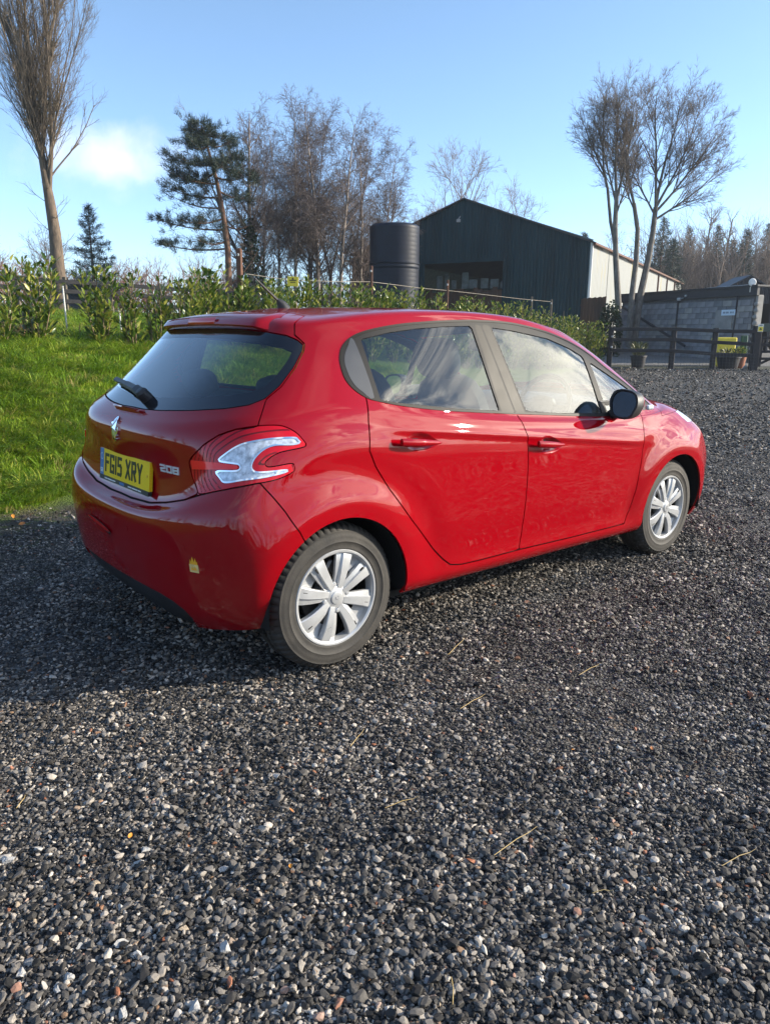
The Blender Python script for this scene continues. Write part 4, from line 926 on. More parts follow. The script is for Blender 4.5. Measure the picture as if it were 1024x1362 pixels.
def beside(n, x0, x1, y0, y1, med):      # the yard goes on outside the frame, where the car's side mirrors it
    x, y = rng.uniform(x0, x1, n), rng.uniform(y0, y1, n); k = (abs(x) > .545*y+.35) & (g_s(x, y) < 0); x, y = x[k], y[k]; size = np.clip(med*np.exp(rng.normal(size=len(x))*.36), .012, .06); return x, y, size, gz(x, y)+size*.2
lots += [beside(60000, .5, 9, -2.5, 8, .026), beside(9000, -5, .5, -2.5, 5, .03)]
x, y, size, z = [np.concatenate(q) for q in zip(*lots)]; n = len(x)
order = np.column_stack([x, y, z]); rot = np.column_stack([rng.normal(size=n)*.32, rng.normal(size=n)*.32, rng.random(n)*6.283])
fines = (patch(x, y, 1.9)+.6*patch(y, x, 4.3) > .62) & (rng.random(n) < .72); order[fines, 2] -= size[fines]*.45
keep = ~(fines & (rng.random(n) < .45)); order, rot_k, size = order[keep], keep, size[keep]; n = len(size); rot = rot[keep]
scl = size[:, None]*np.column_stack([1+.2*rng.normal(size=n), 1+.2*rng.normal(size=n), .72+.2*rng.random(n)]).clip(.5, 1.6)
# the second layer lies on the first
up = rng.random(n) < .18; order[up, 2] += size[up]*.35
scatter('gravel', protos, order, rot, scl, rng.integers(0, 12, n), kind='stuff', label='dark grey crushed stone covering the yard')
# the larger pale stones, each its own piece of the yard
bigm = [plain('pale_stone', (.40, .385, .36), .7, var=.2, scale=2, bump=.3, bscale=9), plain('grey_stone', (.20, .20, .20), .7, var=.25, scale=2, bump=.3, bscale=9), plain('buff_stone', (.34, .27, .19), .75, var=.2, scale=2, bump=.3, bscale=9)]
bp_ = []
for k in range(9):
    v, f = pebble(100+k, 2); o = mesh('stone', v, f, bigm[k % 3] if k != 8 else bigm[0], GROUND, smooth=False); bp_.append(o.data); bpy.data.objects.remove(o)
def stone_at(px, py, size, k):
    d = at_dir(px, py); kk = -CAMH/d.z; p = d*kk
    o = bpy.data.objects.new('stone', bp_[k]); COL.objects.link(o); o.parent = GROUND
    o.location = (p.x, p.y+CAMH*0, CAMH+d.z*kk+size*.17); o.scale = (size, size, size*.85); o.rotation_euler = (rng.normal()*.3, rng.normal()*.3, rng.random()*6.28)
for px, py, sz, k in ((636, 1256, .032, 0), (567, 1308, .034, 1), (718, 1306, .028, 0), (754, 1183, .026, 3), (787, 1141, .026, 0), (953, 1173, .032, 6), (860, 1325, .034, 1), (719, 1104, .022, 0), (730, 1016, .030, 6), (204, 924, .030, 2), (366, 1035, .036, 0), (194, 1134, .036, 3), (185, 1150, .03, 0), (127, 1178, .032, 5), (298, 1158, .028, 0), (12, 1146, .036, 0), (52, 1133, .03, 3), (548, 1282, .028, 3), (27, 1298, .03, 0), (300, 1266, .034, 3), (182, 1272, .034, 6), (162, 1258, .036, 3), (355, 1255, .03, 0), (336, 1295, .034, 6), (245, 1238, .03, 2), (91, 1303, .03, 0), (260, 1345, .036, 3), (165, 1355, .034, 6), (380, 1245, .034, 4), (470, 1270, .032, 4), (576, 966, .026, 0), (545, 1122, .028, 3), (750, 1125, .026, 6), (560, 1190, .03, 1), (702, 1186, .03, 3), (780, 1180, .024, 0), (845, 1155, .02, 2), (905, 1148, .02, 3)):
    stone_at(px, py, sz, k)
for _ in range(210):
    px, py = rng.uniform(10, 1014), 905+450*rng.random()**.8
    if rng.random() < .5: px = rng.normal(330, 200) % 1014
    stone_at(px, py, float(np.clip(.018*np.exp(rng.normal()*.22), .013, .028)), int(rng.integers(0, 9)))
# straws and leaves blown onto the gravel
STRAW = plain('dry_straw', (.42, .30, .12), .7, var=.3); LEAF = plain('fallen_leaf_brown', (.34, .13, .035), .65, var=.4, scale=30); LEAFY = plain('fallen_leaf_orange', (.62, .25, .03), .65, var=.3, scale=30)
def on_ground(px, py, z=0):
    d = at_dir(px, py); kk = (z-CAMH)/d.z; return np.array([d.x*kk, d.y*kk, CAMH+d.z*kk])
def lies(px, py):
    for z in np.linspace(2.5, 0, 251):
        d = at_dir(px, py)
        if d.z >= -1e-4: continue
        kk = (z-CAMH)/d.z
        if kk > 0 and gz1(d.x*kk, d.y*kk) >= z: return np.array([d.x*kk, d.y*kk, z])
    return on_ground(px, py)
for k, (a, c, lab) in enumerate((((657, 1138), (714, 1102), 'long pale straw lying on the gravel, the longest and brightest'), ((512, 1075), (556, 1062), 'thin straw beside a brown patch of gravel'), ((770, 898), (798, 884), 'pale straw on the gravel beyond the car wheel'), ((596, 871), (618, 850), 'bent straw on the gravel below the car door'), ((612, 943), (645, 925), 'straw with an orange leaf at its end'), ((788, 1188), (816, 1187), 'short level straw right of a white pebble'), ((960, 1152), (1005, 1132), 'straw near the right edge of the gravel'), ((600, 1300), (602, 1340), 'curved straw among the gravel at the bottom of the picture'), ((22, 1075), (34, 1060), 'short straw at the left of the gravel'), ((466, 993), (484, 972), 'buff straw standing up on the gravel'))):
    p, q = on_ground(*a, .022), on_ground(*c, .022); mid_ = (p+q)/2+np.array([.003, .004, .005]); root = p*.5+q*.5
    v, f = tube(np.array([p, p*.6+mid_*.4, mid_, mid_*.4+q*.6, q+np.array([0, 0, .006])]), [.0009, .0012, .0012, .0010, .0006], 5)
    tag(mesh('straw', v-root, f, STRAW, loc=tuple(root)), lab, 'straw', 'straws on the gravel')
def leaf_mesh(L, w, curl):
    V = []; F = []
    for i in range(7):
        t = i/6; hw = w*math.sin(math.pi*min(1, t*.93+.04))**.8*(1 if i else .1); zz = curl*math.sin(t*3.0)*L
        V += [(t*L-.5*L, -hw, zz+hw*.5), (t*L-.5*L, 0, zz), (t*L-.5*L, hw, zz+hw*.35)]
    for i in range(6):
        for j in range(2): F.append([i*3+j, i*3+3+j, i*3+4+j, i*3+1+j])
    return V, F
LVS = [leaf_mesh(.06, .020, .10), leaf_mesh(.045, .018, .2), leaf_mesh(.075, .022, -.06)]
for k, (px, py, m, lab) in enumerate(((18, 692, LEAFY, 'orange leaf on the grass verge at the left edge'), (43, 690, LEAF, 'curled brown leaf at the foot of the grass'), (30, 702, LEAF, 'flat buff leaf where grass meets gravel'), (12, 658, LEAFY, 'bright orange leaf in the grass by the left edge'), (60, 629, LEAFY, 'orange leaf in the grass beside the bumper'), (174, 1122, LEAFY, 'red orange scrap of leaf among pale stones'), (762, 1007, LEAFY, 'small red leaf on the gravel at mid distance'), (252, 1137, LEAF, 'red brown leaf scrap on dark gravel'), (388, 1288 - 200, LEAF, 'brown leaf beside a grey stone'), (602, 797, LEAFY, 'red leaf on the gravel by the car sill'), (672, 863, LEAF, 'brown leaf on gravel in front of the straw'), (866, 1004, LEAF, 'dull brown leaf at the right of the gravel'), (55, 562, LEAF, 'pale brown leaf half sunk in the grass'), (43, 635, LEAF, 'dark curled leaf low in the grass'), (387, 1163, LEAFY, 'orange leaf scrap left of a white stone'))):
    p = lies(px, py); v, f = LVS[k % 3]; o = mesh('fallen_leaf', np.array(v)*(.24 if py > 760 else .6), f, m, smooth=True, loc=(p[0], p[1], p[2]+(.03 if py < 720 else .024))); o.rotation_euler = (rng.normal()*.4, rng.normal()*.4, rng.random()*6)
    tag(o, lab, 'leaf', 'fallen leaves')

# ------------------------------------------------------------------ grass
GRASSM = inst_mat('grass_blade', [(0, (.065, .135, .008)), (.35, (.135, .245, .013)), (.7, (.23, .345, .022)), (.92, (.34, .36, .045)), (1, (.30, .25, .09))], .55, var=.25, scale=6, spec=.35, trans=.35)
def tuft(seed, n, h, spread, lean):
    r = np.random.default_rng(seed); V, F = [], []
    for _ in range(n):
        a, rr = r.random()*6.283, spread*r.random()**.6; b = np.array([rr*math.cos(a), rr*math.sin(a), -.015]); hh = h*(.45+.75*r.random()); az = a+r.normal()*.9; ln = lean*(.3+1.1*r.random())*hh
        w = .0022+.0026*r.random(); sd = np.array([-math.sin(az), math.cos(az), 0])*w; k = len(V)
        for t in (0, .4, .75):
            c = b+np.array([math.cos(az)*ln*t*t, math.sin(az)*ln*t*t, hh*t*(1-.25*t*lean)]); V += [c-sd*(1-t*.6), c+sd*(1-t*.6)]
        V.append(b+np.array([math.cos(az)*ln, math.sin(az)*ln, hh*(1-.35*lean)])); F += [[k, k+1, k+3, k+2], [k+2, k+3, k+5, k+4], [k+4, k+5, k+6]]
    return np.array(V), F, GRASSM, True
gp = [tuft(i, 34, .075+.02*(i % 3), .07, .7+.25*(i % 3)) for i in range(6)]+[tuft(20+i, 26, .14, .06, .8) for i in range(3)]+[tuft(40+i, 46, .05, .10, .6) for i in range(2)]
def grass_lot(n, x0, x1, y0, y1, s0, s1, size):
    x, y = rng.uniform(x0, x1, n), rng.uniform(y0, y1, n); s = g_s(x, y)
    ok = (s > s0+.12+.5*rng.random(n)-.32*patch(x, y, 2.3)-.2*patch(y, x, 5.1)) & (s < s1) & (abs(x) < .60*y+1.2)
    return x[ok], y[ok], size*(1+.35*rng.normal(size=ok.sum())).clip(.45, 1.9)
A = grass_lot(52000, -7, 1.5, 3.2, 9, .0, 6.2, 1.0); B = grass_lot(34000, -11, 5, 9, 17, .2, 6.5, 1.15); C_g = grass_lot(16000, -20, 6, 12, 32, 4.5, 22, 1.5)
x, y, sc_ = [np.concatenate(q) for q in zip(A, B, C_g)]
tall = patch(x, y, 1.4); ix = np.where(rng.random(len(x)) < .10+.25*(tall > .35), rng.integers(6, 9, len(x)), np.where(tall < -.35, rng.integers(9, 11, len(x)), rng.integers(0, 6, len(x))))
edge = sstep(0, .8, g_s(x, y)); sc_ = sc_*(.55+.45*edge)
scatter('grass', gp, np.column_stack([x, y, gz(x, y)]), np.column_stack([rng.normal(size=len(x))*.12, rng.normal(size=len(x))*.12, rng.random(len(x))*6.28]), np.repeat(sc_[:, None], 3, 1), ix, label='rough green grass on the bank beside the gravel')
# ------------------------------------------------------------------ trees
def bark(name, a, b, sc=14, z=.25): 
    m, t, bs = mat(name, a, .85); tc = t.add('ShaderNodeTexCoord'); mp = t.add('ShaderNodeMapping', {'Vector': tc.outputs['Object'], 'Scale': (1, 1, z)})
    n = t.noise(mp.outputs[0], sc, 6, .7); t.l.new(t.ramp(n, [(.35, a), (.65, b)]), bs.inputs['Base Color'])
    bp = t.add('ShaderNodeBump', {'Strength': .7, 'Distance': .03, 'Height': n}); t.l.new(bp.outputs[0], bs.inputs['Normal']); return m
BARK = bark('grey_brown_bark', (.055, .042, .030), (.17, .125, .088), 11, .22); BIRCHB = bark('birch_bark', (.10, .075, .06), (.36, .31, .27), 9, .6); PINEB = bark('pine_bark', (.10, .055, .035), (.22, .12, .075)); ASHB = bark('pale_grey_bark', (.075, .066, .056), (.21, .19, .165), 10, .3)
TW_POP = plain('poplar_twigs', (.135, .105, .075), .8); TW_BIR = plain('birch_twigs', (.115, .088, .080), .8); TW_GREY = plain('grey_twigs', (.135, .105, .085), .8); TW_FAR = plain('far_twigs', (.20, .15, .115), .85); TW_RED = plain('reddish_twigs', (.20, .11, .08), .85)
class Tree:
    def __init__(s, seed): s.r = random.Random(seed); s.seg = []
    def unit(s): 
        a, z = s.r.random()*6.28318, s.r.uniform(-1, 1); k = math.sqrt(1-z*z); return Vector((k*math.cos(a), k*math.sin(a), z))
    def path(s, pts, r0, r1, lvl=0):
        n = len(pts)
        for i in range(n-1):
            a, b = r0+(r1-r0)*i/(n-1), r0+(r1-r0)*(i+1)/(n-1); s.seg.append((Vector(pts[i]), Vector(pts[i+1]), a, b, lvl))
    def grow(s, p, d, L, r, lvl, sp):
        """one branch and all that it carries; sp holds per-level lists"""
        g = lambda k: sp[k][min(lvl, len(sp[k])-1)]
        n = max(2, int(round(L/g('step')))); st = L/n; d = d.normalized(); p = p.copy()
        nch = g('n'); f0 = g('f0'); kids = sorted(s.r.uniform(f0, 1) for _ in range(int(nch*s.r.uniform(.75, 1.25)+.5))) if lvl < sp['max'] else []
        tip = g('tip'); az = s.r.random()*6.28; ki = 0
        for i in range(n):
            d = (d+s.unit()*g('wob')+Vector((0, 0, 1))*g('up')*(1 if sp.get('lin') else (i+1)/n)+sp.get('lean', Vector((0, 0, 0)))*g('step')*.1).normalized()
            q = p+d*st; t1 = (i+1)/n; ra, rb = r*(1-(1-tip)*i/n), r*(1-(1-tip)*t1)
            s.seg.append((p, q, ra, rb, lvl))
            while ki < len(kids) and kids[ki] <= t1:
                fr_ = kids[ki]; ki += 1; az += 2.4+s.r.uniform(-.5, .5); ang = math.radians(g('ang')*s.r.uniform(.7, 1.3))
                u = d.orthogonal().normalized(); v = d.cross(u); side = (u*math.cos(az)+v*math.sin(az))
                cd = d*math.cos(ang)+side*math.sin(ang); w = (fr_*n-i); w = min(1, max(0, w))
                cl = L*g('len')*(1-g('fall')*fr_)*s.r.uniform(.7, 1.2)
                if cl > sp['min']: s.grow(p+(q-p)*w, cd, cl, max(sp['rmin'], min(ra*g('rr'), .75*ra)), lvl+1, sp)
            p = q
        return p, d
    def build(s, root, split=2, mt=None, mc=None, base=Vector((0, 0, 0))):
        for nm, sel, m in (('trunk', [q for q in s.seg if q[4] < split], mt), ('crown', [q for q in s.seg if q[4] >= split], mc)):
            if not sel: continue
            Vs, Fs, c = [], [], 0
            for k, lo, hi in ((8, .05, 99), (5, .014, .05), (3, 0, .014)):
                g = [q for q in sel if lo <= q[2] < hi]
                if not g: continue
                P = np.array([tuple(q[0]-base) for q in g]); Q = np.array([tuple(q[1]-base) for q in g]); R0 = np.array([q[2] for q in g]); R1 = np.array([q[3] for q in g])
                D = Q-P; D /= np.linalg.norm(D, axis=1)[:, None]+1e-9; a = np.cross(D, np.where(abs(D[:, 2:3]) < .9, [[0, 0, 1.]], [[1., 0, 0]])); a /= np.linalg.norm(a, axis=1)[:, None]; b = np.cross(D, a)
                th = np.arange(k)*2*np.pi/k; ring = a[:, None]*np.cos(th)[None, :, None]+b[:, None]*np.sin(th)[None, :, None]
                V = np.concatenate([P[:, None]-D[:, None]*R0[:, None, None]*.3+ring*R0[:, None, None], Q[:, None]+ring*R1[:, None, None]], 1); n = len(g)
                i = np.arange(k); f = np.stack([i, (i+1) % k, k+(i+1) % k, k+i], 1); F = (np.arange(n)*2*k)[:, None, None]+f[None]+c
                Vs.append(V.reshape(-1, 3)); Fs.append(F.reshape(-1, 4)); c += n*2*k
            mesh(nm, np.concatenate(Vs), np.concatenate(Fs), m, root, smooth=True)
def V3(q): return Vector(tuple(q))
SP_POP = dict(max=4, min=.18, rmin=.004, step=[.6, .55, .4, .3, .25], n=[0, 22, 10, 5, 2], f0=[.2, .08, .12, .15, .2], ang=[18, 20, 24, 28, 30], len=[.5, .34, .42, .45, .5], fall=[.3, .55, .4, .4, .4], up=[.05, .07, .12, .13, .1], wob=[.04, .06, .08, .1, .12], tip=[.3, .25, .35, .5, .6], rr=[.5, .42, .5, .6, .7])
SP_BIR = dict(max=4, min=.15, rmin=.0055, step=[.7, .5, .35, .28, .25], n=[34, 12, 8, 4, 0], f0=[.22, .12, .15, .1, .2], ang=[42, 38, 38, 35, 30], len=[.33, .48, .5, .6, .5], fall=[.62, .4, .3, .3, .3], up=[.03, .10, .0, -.20, -.28], wob=[.045, .08, .1, .1, .1], tip=[.12, .2, .35, .6, .7], rr=[.42, .45, .5, .6, .7])
SP_ASH = dict(max=5, min=.14, rmin=.005, step=[.6, .55, .4, .32, .25, .2], n=[0, 13, 10, 8, 6, 2], f0=[.4, .18, .2, .15, .12, .1], ang=[25, 30, 34, 36, 38, 38], len=[.6, .56, .52, .5, .5, .5], fall=[.3, .42, .35, .3, .3, .3], up=[.05, .09, .10, .08, .06, .03], wob=[.05, .07, .10, .12, .14, .15], tip=[.4, .22, .3, .4, .5, .6], rr=[.6, .5, .52, .58, .65, .7])
SP_FAR = dict(max=4, min=.3, rmin=.010, step=[.9, .8, .6, .5, .4], n=[18, 9, 7, 4, 0], f0=[.22, .15, .15, .1, .1], ang=[36, 36, 36, 36, 36], len=[.42, .52, .52, .5, .5], fall=[.45, .4, .3, .3, .3], up=[.03, .10, .08, .05, .02], wob=[.05, .09, .11, .13, .14], tip=[.2, .25, .4, .5, .6], rr=[.5, .5, .55, .6, .7])
def foot(px, Y, dz=0):
    p = at(px, 400, Y); return Vector((p.x, Y, gz1(p.x, Y)+dz))

# tall poplar, leaning, forked into many steep leaders
b = foot(81, 30, -.2); T = Tree(5); fk = at(61, 238, 30.3)
root = thing('poplar_tree', 'tall bare leaning poplar with many steep limbs, cut off by the picture top', 'tree', b)
pts = [b, b+(fk-b)*.3+Vector((.06, 0, 0)), b+(fk-b)*.62+Vector((.10, 0, 0)), b+(fk-b)*.85+Vector((.05, 0, 0)), fk]
fk2 = fk+Vector((-.30, .05, 2.6)); fk3 = fk2+Vector((.05, 0, 3.0)); T.path(pts+[fk+Vector((-.10, 0, 1.1)), fk2, fk3], .31, .05, 0)
up_ = [pts[3], fk, fk+Vector((-.10, 0, 1.1)), fk2]
for k in range(20):
    a = k*2.4+.4; out = .10+(.30 if (k*7 % 20) > 5 else .06)*((k*7 % 13)/13); tt = (k*7 % 20)/20*2.99; st = up_[int(tt)].lerp(up_[int(tt)+1], tt-int(tt))
    T.grow(st, Vector((math.cos(a)*out+.0, math.sin(a)*out, 1)), 9.4-4.5*out+(k % 3)*.9-tt*1.3, .040+.05*(k % 4 == 0), 1, SP_POP)
for k in range(7):
    a = k*1.9; T.grow(pts[1]+(fk-pts[1])*(.25+.1*k), Vector((math.cos(a)*.8, math.sin(a)*.8, .5)), 1.1, .014, 3, SP_POP)
T.build(root, 2, BARK, TW_POP, b)

# birches in a clump
for k, (px, top, Y, r, ln, lab) in enumerate(((338, 132, 36, .17, (-.35, 0), 'birch with an ivy clad trunk, nearest the pine'), (371, 150, 39, .09, (.1, .1), 'slim birch just right of the ivy clad trunk'), (392, 140, 37.5, .10, (.0, 0), 'straight slim birch left of the clump centre'), (410, 160, 40, .09, (-.1, .1), 'thin birch in the thick of the clump'), (424, 122, 38, .13, (-.25, 0), 'tallest birch, its top above the middle of the clump'), (440, 138, 39.5, .11, (.15, 0), 'forked birch right of the tallest one'), (452, 145, 37, .12, (.25, 0), 'birch leaning right with a broad purple crown'), (476, 172, 39, .10, (.4, 0), 'birch leaning right toward the tank'), (488, 190, 41, .10, (.7, .1), 'lowest birch on the right edge of the clump, behind the tank'), (354, 158, 41, .08, (-.1, .1), 'thin birch behind the ivy clad trunk'), (412, 142, 41.5, .09, (.1, .1), 'slim birch behind the tallest one'), (463, 150, 40.5, .10, (.3, .1), 'slender birch between the two that lean right'), (502, 212, 42, .08, (.6, .1), 'small birch standing right behind the tank'))):
    b = foot(px, Y, -.2); T = Tree(60+k); h_ = (at(px, top, Y).z-b.z)*.95; sp = dict(SP_BIR); sp['lean'] = Vector((ln[0]*.10, 0, 0))
    root = thing('birch_tree', 'bare '+lab, 'tree', b, 'bare birches behind the hedge')
    if k == 5:
        p0, d0 = b+Vector((0, 0, 2.6)), Vector((0, 0, 1)); T.path([b, b+Vector((.03, 0, 1.3)), p0], r, r*.8, 0); T.grow(p0, Vector((-.22, 0, 1)), h_-2.8, r*.62, 0, sp); T.grow(p0, Vector((.25, .1, 1)), h_-3.6, r*.58, 0, sp)
    else: T.grow(b, Vector((ln[0]*.22, ln[1], 1)), h_, r, 0, sp)
    if k == 0: T.grow(b+Vector((0, 0, 2.2)), Vector((-.75, -.1, 1)), 6.2, .075, 1, sp)
    T.build(root, 1, BIRCHB, TW_BIR, b)
    if k == 0: ivy_root, ivy_base = root, b

# leaf sprays
def leaves(C, Dn, L, w, nrm_j=.5, seed=1, fold=.25):
    """folded leaf blades: C bases, Dn directions, L lengths, w half widths"""
    r = np.random.default_rng(seed); n = len(C); Dn = Dn/np.linalg.norm(Dn, axis=1)[:, None]
    up = np.tile([0, 0, 1.], (n, 1))+r.normal(size=(n, 3))*nrm_j; sd = np.cross(Dn, up); sd /= np.linalg.norm(sd, axis=1)[:, None]+1e-9; nn = np.cross(sd, Dn)
    L = L[:, None]; w = w[:, None]
    pts = [C, C+Dn*L*.35-sd*w+nn*w*fold, C+Dn*L*.40, C+Dn*L*.35+sd*w+nn*w*fold, C+Dn*L*.75-sd*w*.72-nn*L*.03+nn*w*fold, C+Dn*L*.75-nn*L*.05, C+Dn*L*.75+sd*w*.72-nn*L*.03+nn*w*fold, C+Dn*L-nn*L*.13]
    V = np.stack(pts, 1).reshape(-1, 3); f = np.array([[0, 2, 1, 1], [0, 3, 2, 2], [1, 2, 5, 4], [2, 3, 6, 5], [4, 5, 7, 7], [5, 6, 7, 7]])
    F = [];  base = (np.arange(n)*8)[:, None, None]
    quads = (base+f[None, 2:4]).reshape(-1, 4); tris = (base+np.array([[0, 2, 1], [0, 3, 2], [4, 5, 7], [5, 6, 7]])[None]).reshape(-1, 3)
    return V, quads, tris
def leaf_obj(name, V, quads, tris, m, parent, fm=None):
    me = bpy.data.meshes.new(name); nq, nt = len(quads), len(tris); me.vertices.add(len(V)); me.vertices.foreach_set('co', np.asarray(V, np.float32).ravel())
    me.loops.add(nq*4+nt*3); me.loops.foreach_set('vertex_index', np.concatenate([quads.ravel(), tris.ravel()]).astype(np.int32)); me.polygons.add(nq+nt)
    me.polygons.foreach_set('loop_start', np.concatenate([np.arange(nq)*4, nq*4+np.arange(nt)*3]).astype(np.int32)); me.update(calc_edges=True)
    me.materials.append(m); me.polygons.foreach_set('use_smooth', np.ones(nq+nt, dtype=bool)); me.update(); o = bpy.data.objects.new(name, me); COL.objects.link(o); o.parent = parent; return o
def leaf_mat(name, stops, rough=.35, trans=.25, scale=1.2, spec=.5):
    m, t, b = mat(name, stops[0][1], rough); b.inputs['Specular IOR Level'].default_value = spec
    geo = t.add('ShaderNodeNewGeometry'); c = t.ramp(geo.outputs['Random Per Island'], stops); t.l.new(c, b.inputs['Base Color'])
    tr = t.add('ShaderNodeBsdfTranslucent', {'Color': c}); mx = t.add('ShaderNodeMixShader', {0: trans, 1: b.outputs[0], 2: tr.outputs[0]}); t.l.new(mx.outputs[0], t.n['Material Output'].inputs[0]); return m
LAUREL = leaf_mat('laurel_leaf', [(0, (.035, .075, .012)), (.40, (.080, .135, .017)), (.70, (.17, .21, .028)), (1, (.38, .36, .075))], .34, .25)
IVY = leaf_mat('ivy_leaf', [(0, (.012, .026, .008)), (1, (.035, .055, .018))], .4, .15)
LSTEM = plain('laurel_stem', (.16, .12, .065), .8)

# ivy on the first birch and on the pale trees' foot
def ivy(root, base, path, rad, n, seed, m=IVY, L=(.10, .18)):
    r = np.random.default_rng(seed); t = r.random(n); P = np.array([np.interp(t, np.linspace(0, 1, len(path)), [q[k] for q in path]) for k in range(3)]).T
    a = r.random(n)*6.28; rr = np.interp(t, np.linspace(0, 1, len(rad)), rad)*r.random(n)**.4; off = np.stack([np.cos(a)*rr, np.sin(a)*rr, r.normal(size=n)*.08], 1); D = off/np.linalg.norm(off, axis=1)[:, None]+np.array([0, 0, -.4])+r.normal(size=(n, 3))*.5
    V, q, tr = leaves(P+off-np.array(tuple(base)), D, r.uniform(*L, n), r.uniform(L[0]*.4, L[1]*.45, n), .8, seed); o = leaf_obj('foliage', V, q, tr, m, root); o['kind'] = 'stuff'; return o
ivy(ivy_root, ivy_base, [tuple(ivy_base), tuple(ivy_base+Vector((-.02, 0, 2.4))), tuple(ivy_base+Vector((-.15, 0, 4.6)))], [.55, .48, .2], 900, 3)

# laurels planted in a row
H0, H1 = np.array([-6.1, 10.55]), np.array([7.4, 26.6])
def hedge(k): return H0+(H1-H0)*k
def laurel(k, h_, w, n, seed, lab, sparse):
    r = np.random.default_rng(seed); p = hedge(k)+r.normal(size=2)*.08; b = Vector((p[0], p[1], gz1(*p)-.03)); root = thing('laurel_shrub', lab, 'shrub', b, 'laurels planted in a row as a hedge')
    st, C, D, L = [], [], [], []
    ns = 7 if sparse else 9
    for s in range(ns):
        a = s*2.4+r.random(); out = w*(.25+.75*r.random()); hh = h_*(.62+.42*r.random()) if s else h_*1.02
        p0 = np.array([math.cos(a)*.05, math.sin(a)*.05, 0]); p2 = np.array([math.cos(a)*out, math.sin(a)*out, hh]); p1 = (p0+p2)/2+np.array([math.cos(a)*out*.34, math.sin(a)*out*.34, 0])+r.normal(size=3)*.05
        tt = np.linspace(0, 1, 9)[:, None]; c = (1-tt)**2*p0+2*tt*(1-tt)*p1+tt**2*p2; st.append(tube(c, np.linspace(.013, .004, 9), 5))
        m = int(n/ns); t = (.06+.94*r.random(m)**.8) if not sparse else (.05+.95*r.random(m)**.9); q = (1-t[:, None])**2*p0+2*t[:, None]*(1-t[:, None])*p1+t[:, None]**2*p2
        tan = 2*(1-t[:, None])*(p1-p0)+2*t[:, None]*(p2-p1); tan /= np.linalg.norm(tan, axis=1)[:, None]
        # short side shoots carry the leaves a little off the stem
        az = r.random(m)*6.28; rad = np.stack([np.cos(az), np.sin(az), .15+0*az], 1); q = q+rad*(r.random(m)[:, None]**1.3)*(.13 if sparse else .20)
        D.append(tan*.75+rad*(.55+.4*r.random(m)[:, None])+r.normal(size=(m, 3))*.18+np.array([0, 0, .15])); C.append(q); L.append(r.uniform(.095, .17, m)*(1-.2*t))
    V, q, tr = leaves(np.concatenate(C), np.concatenate(D), np.concatenate(L), np.concatenate(L)*r.uniform(.17, .23, sum(map(len, L))), .35, seed)
    f = leaf_obj('foliage', V, q, tr, LAUREL, root); f['kind'] = 'stuff'; v, ff = join(st); mesh('stem', v, ff, LSTEM, root, smooth=True)['kind'] = 'stuff'
LAB = ['laurel cut off by the left picture edge', 'bushy laurel with forked stems, second from the left', 'dense upright laurel in front of the small spruce', 'thin laurel with a bare stem, beside the dense upright one', 'small spindly laurel near the thin stemmed one', 'open laurel with pale stems left of the rear window', 'laurel where the hedge begins to close up', 'laurel above the left end of the car roof', 'laurel under the pine, above the car roof', 'laurel beside the tall brown post', 'laurel below the ivy clad birch', 'laurel behind the car aerial', 'laurel left of the yellow wire sign', 'laurel under the yellow wire sign', 'laurel right of the yellow wire sign', 'laurel left of the water tank', 'laurel at the left foot of the water tank', 'laurel in front of the water tank', 'laurel at the right foot of the water tank', 'laurel before the left side of the barn opening', 'laurel beside the rusty post at the barn opening', 'laurel before the right side of the barn opening', 'laurel with one shoot above the others by the barn', 'laurel before the dark barn wall', 'laurel before the barn corner', 'last upright laurel of the hedge by the barn corner', 'low dark laurel closing the hedge, beside the gravel', 'lowest rounded laurel at the very end of the hedge']
def hk0(px):
    d = at_dir(px, 400); e = H1-H0; A_ = np.array([[d.x, -e[0]], [d.y, -e[1]]]); return np.linalg.solve(A_, H0)[1]
kk_ = [hk0(px) for px in (-8, 53, 130, 174, 205, 230)]; ks = kk_+list(np.linspace(hk0(262), .99, 22))
prof_k = [hk0(px) for px in (-8, 53, 130, 174, 205, 230, 262, 300, 350, 400, 450, 500, 560, 620, 680, 730, 760, 785)]; prof_y = [346, 337, 347, 357, 362, 357, 362, 365, 368, 374, 378, 383, 389, 397, 403, 412, 420, 428]
for i, k in enumerate(ks):
    sp = i < 6; p = hedge(k); px_ = 512+FPX*p[0]/p[1]*1.03; yy = float(np.interp(k, prof_k, prof_y)); h_ = at(px_, yy, p[1]).z-gz1(*p)+(.06*math.sin(i*2.3) if not sp else -.06)-.02
    laurel(k, h_, (.30, .38, .27, .15, .16, .28)[i] if sp else .48, (300, 520, 520, 260, 160, 420)[i] if sp else (950 if i < 14 else 700), 500+i, LAB[i], sp)

# pine with layered boughs
def needle_tufts(P, D, n, L, w, seed, spread=.9):
    r = np.random.default_rng(seed); m = len(P); C = np.repeat(P, n, 0)+r.normal(size=(m*n, 3))*L*.25; d = np.repeat(D, n, 0)+r.normal(size=(m*n, 3))*spread; d /= np.linalg.norm(d, axis=1)[:, None]
    sd = np.cross(d, r.normal(size=d.shape)); sd /= np.linalg.norm(sd, axis=1)[:, None]; l = L*(.6+.8*r.random((m*n, 1))); V = np.stack([C-sd*w, C+sd*w, C+d*l], 1).reshape(-1, 3); return V, np.arange(m*n*3).reshape(-1, 3)
PINEN = leaf_mat('pine_needles', [(0, (.014, .027, .018)), (.6, (.034, .052, .036)), (1, (.075, .09, .062))], .55, .1, spec=.25)
SPRN = leaf_mat('spruce_needles', [(0, (.022, .040, .034)), (.6, (.045, .070, .060)), (1, (.09, .115, .10))], .55, .1, spec=.25)
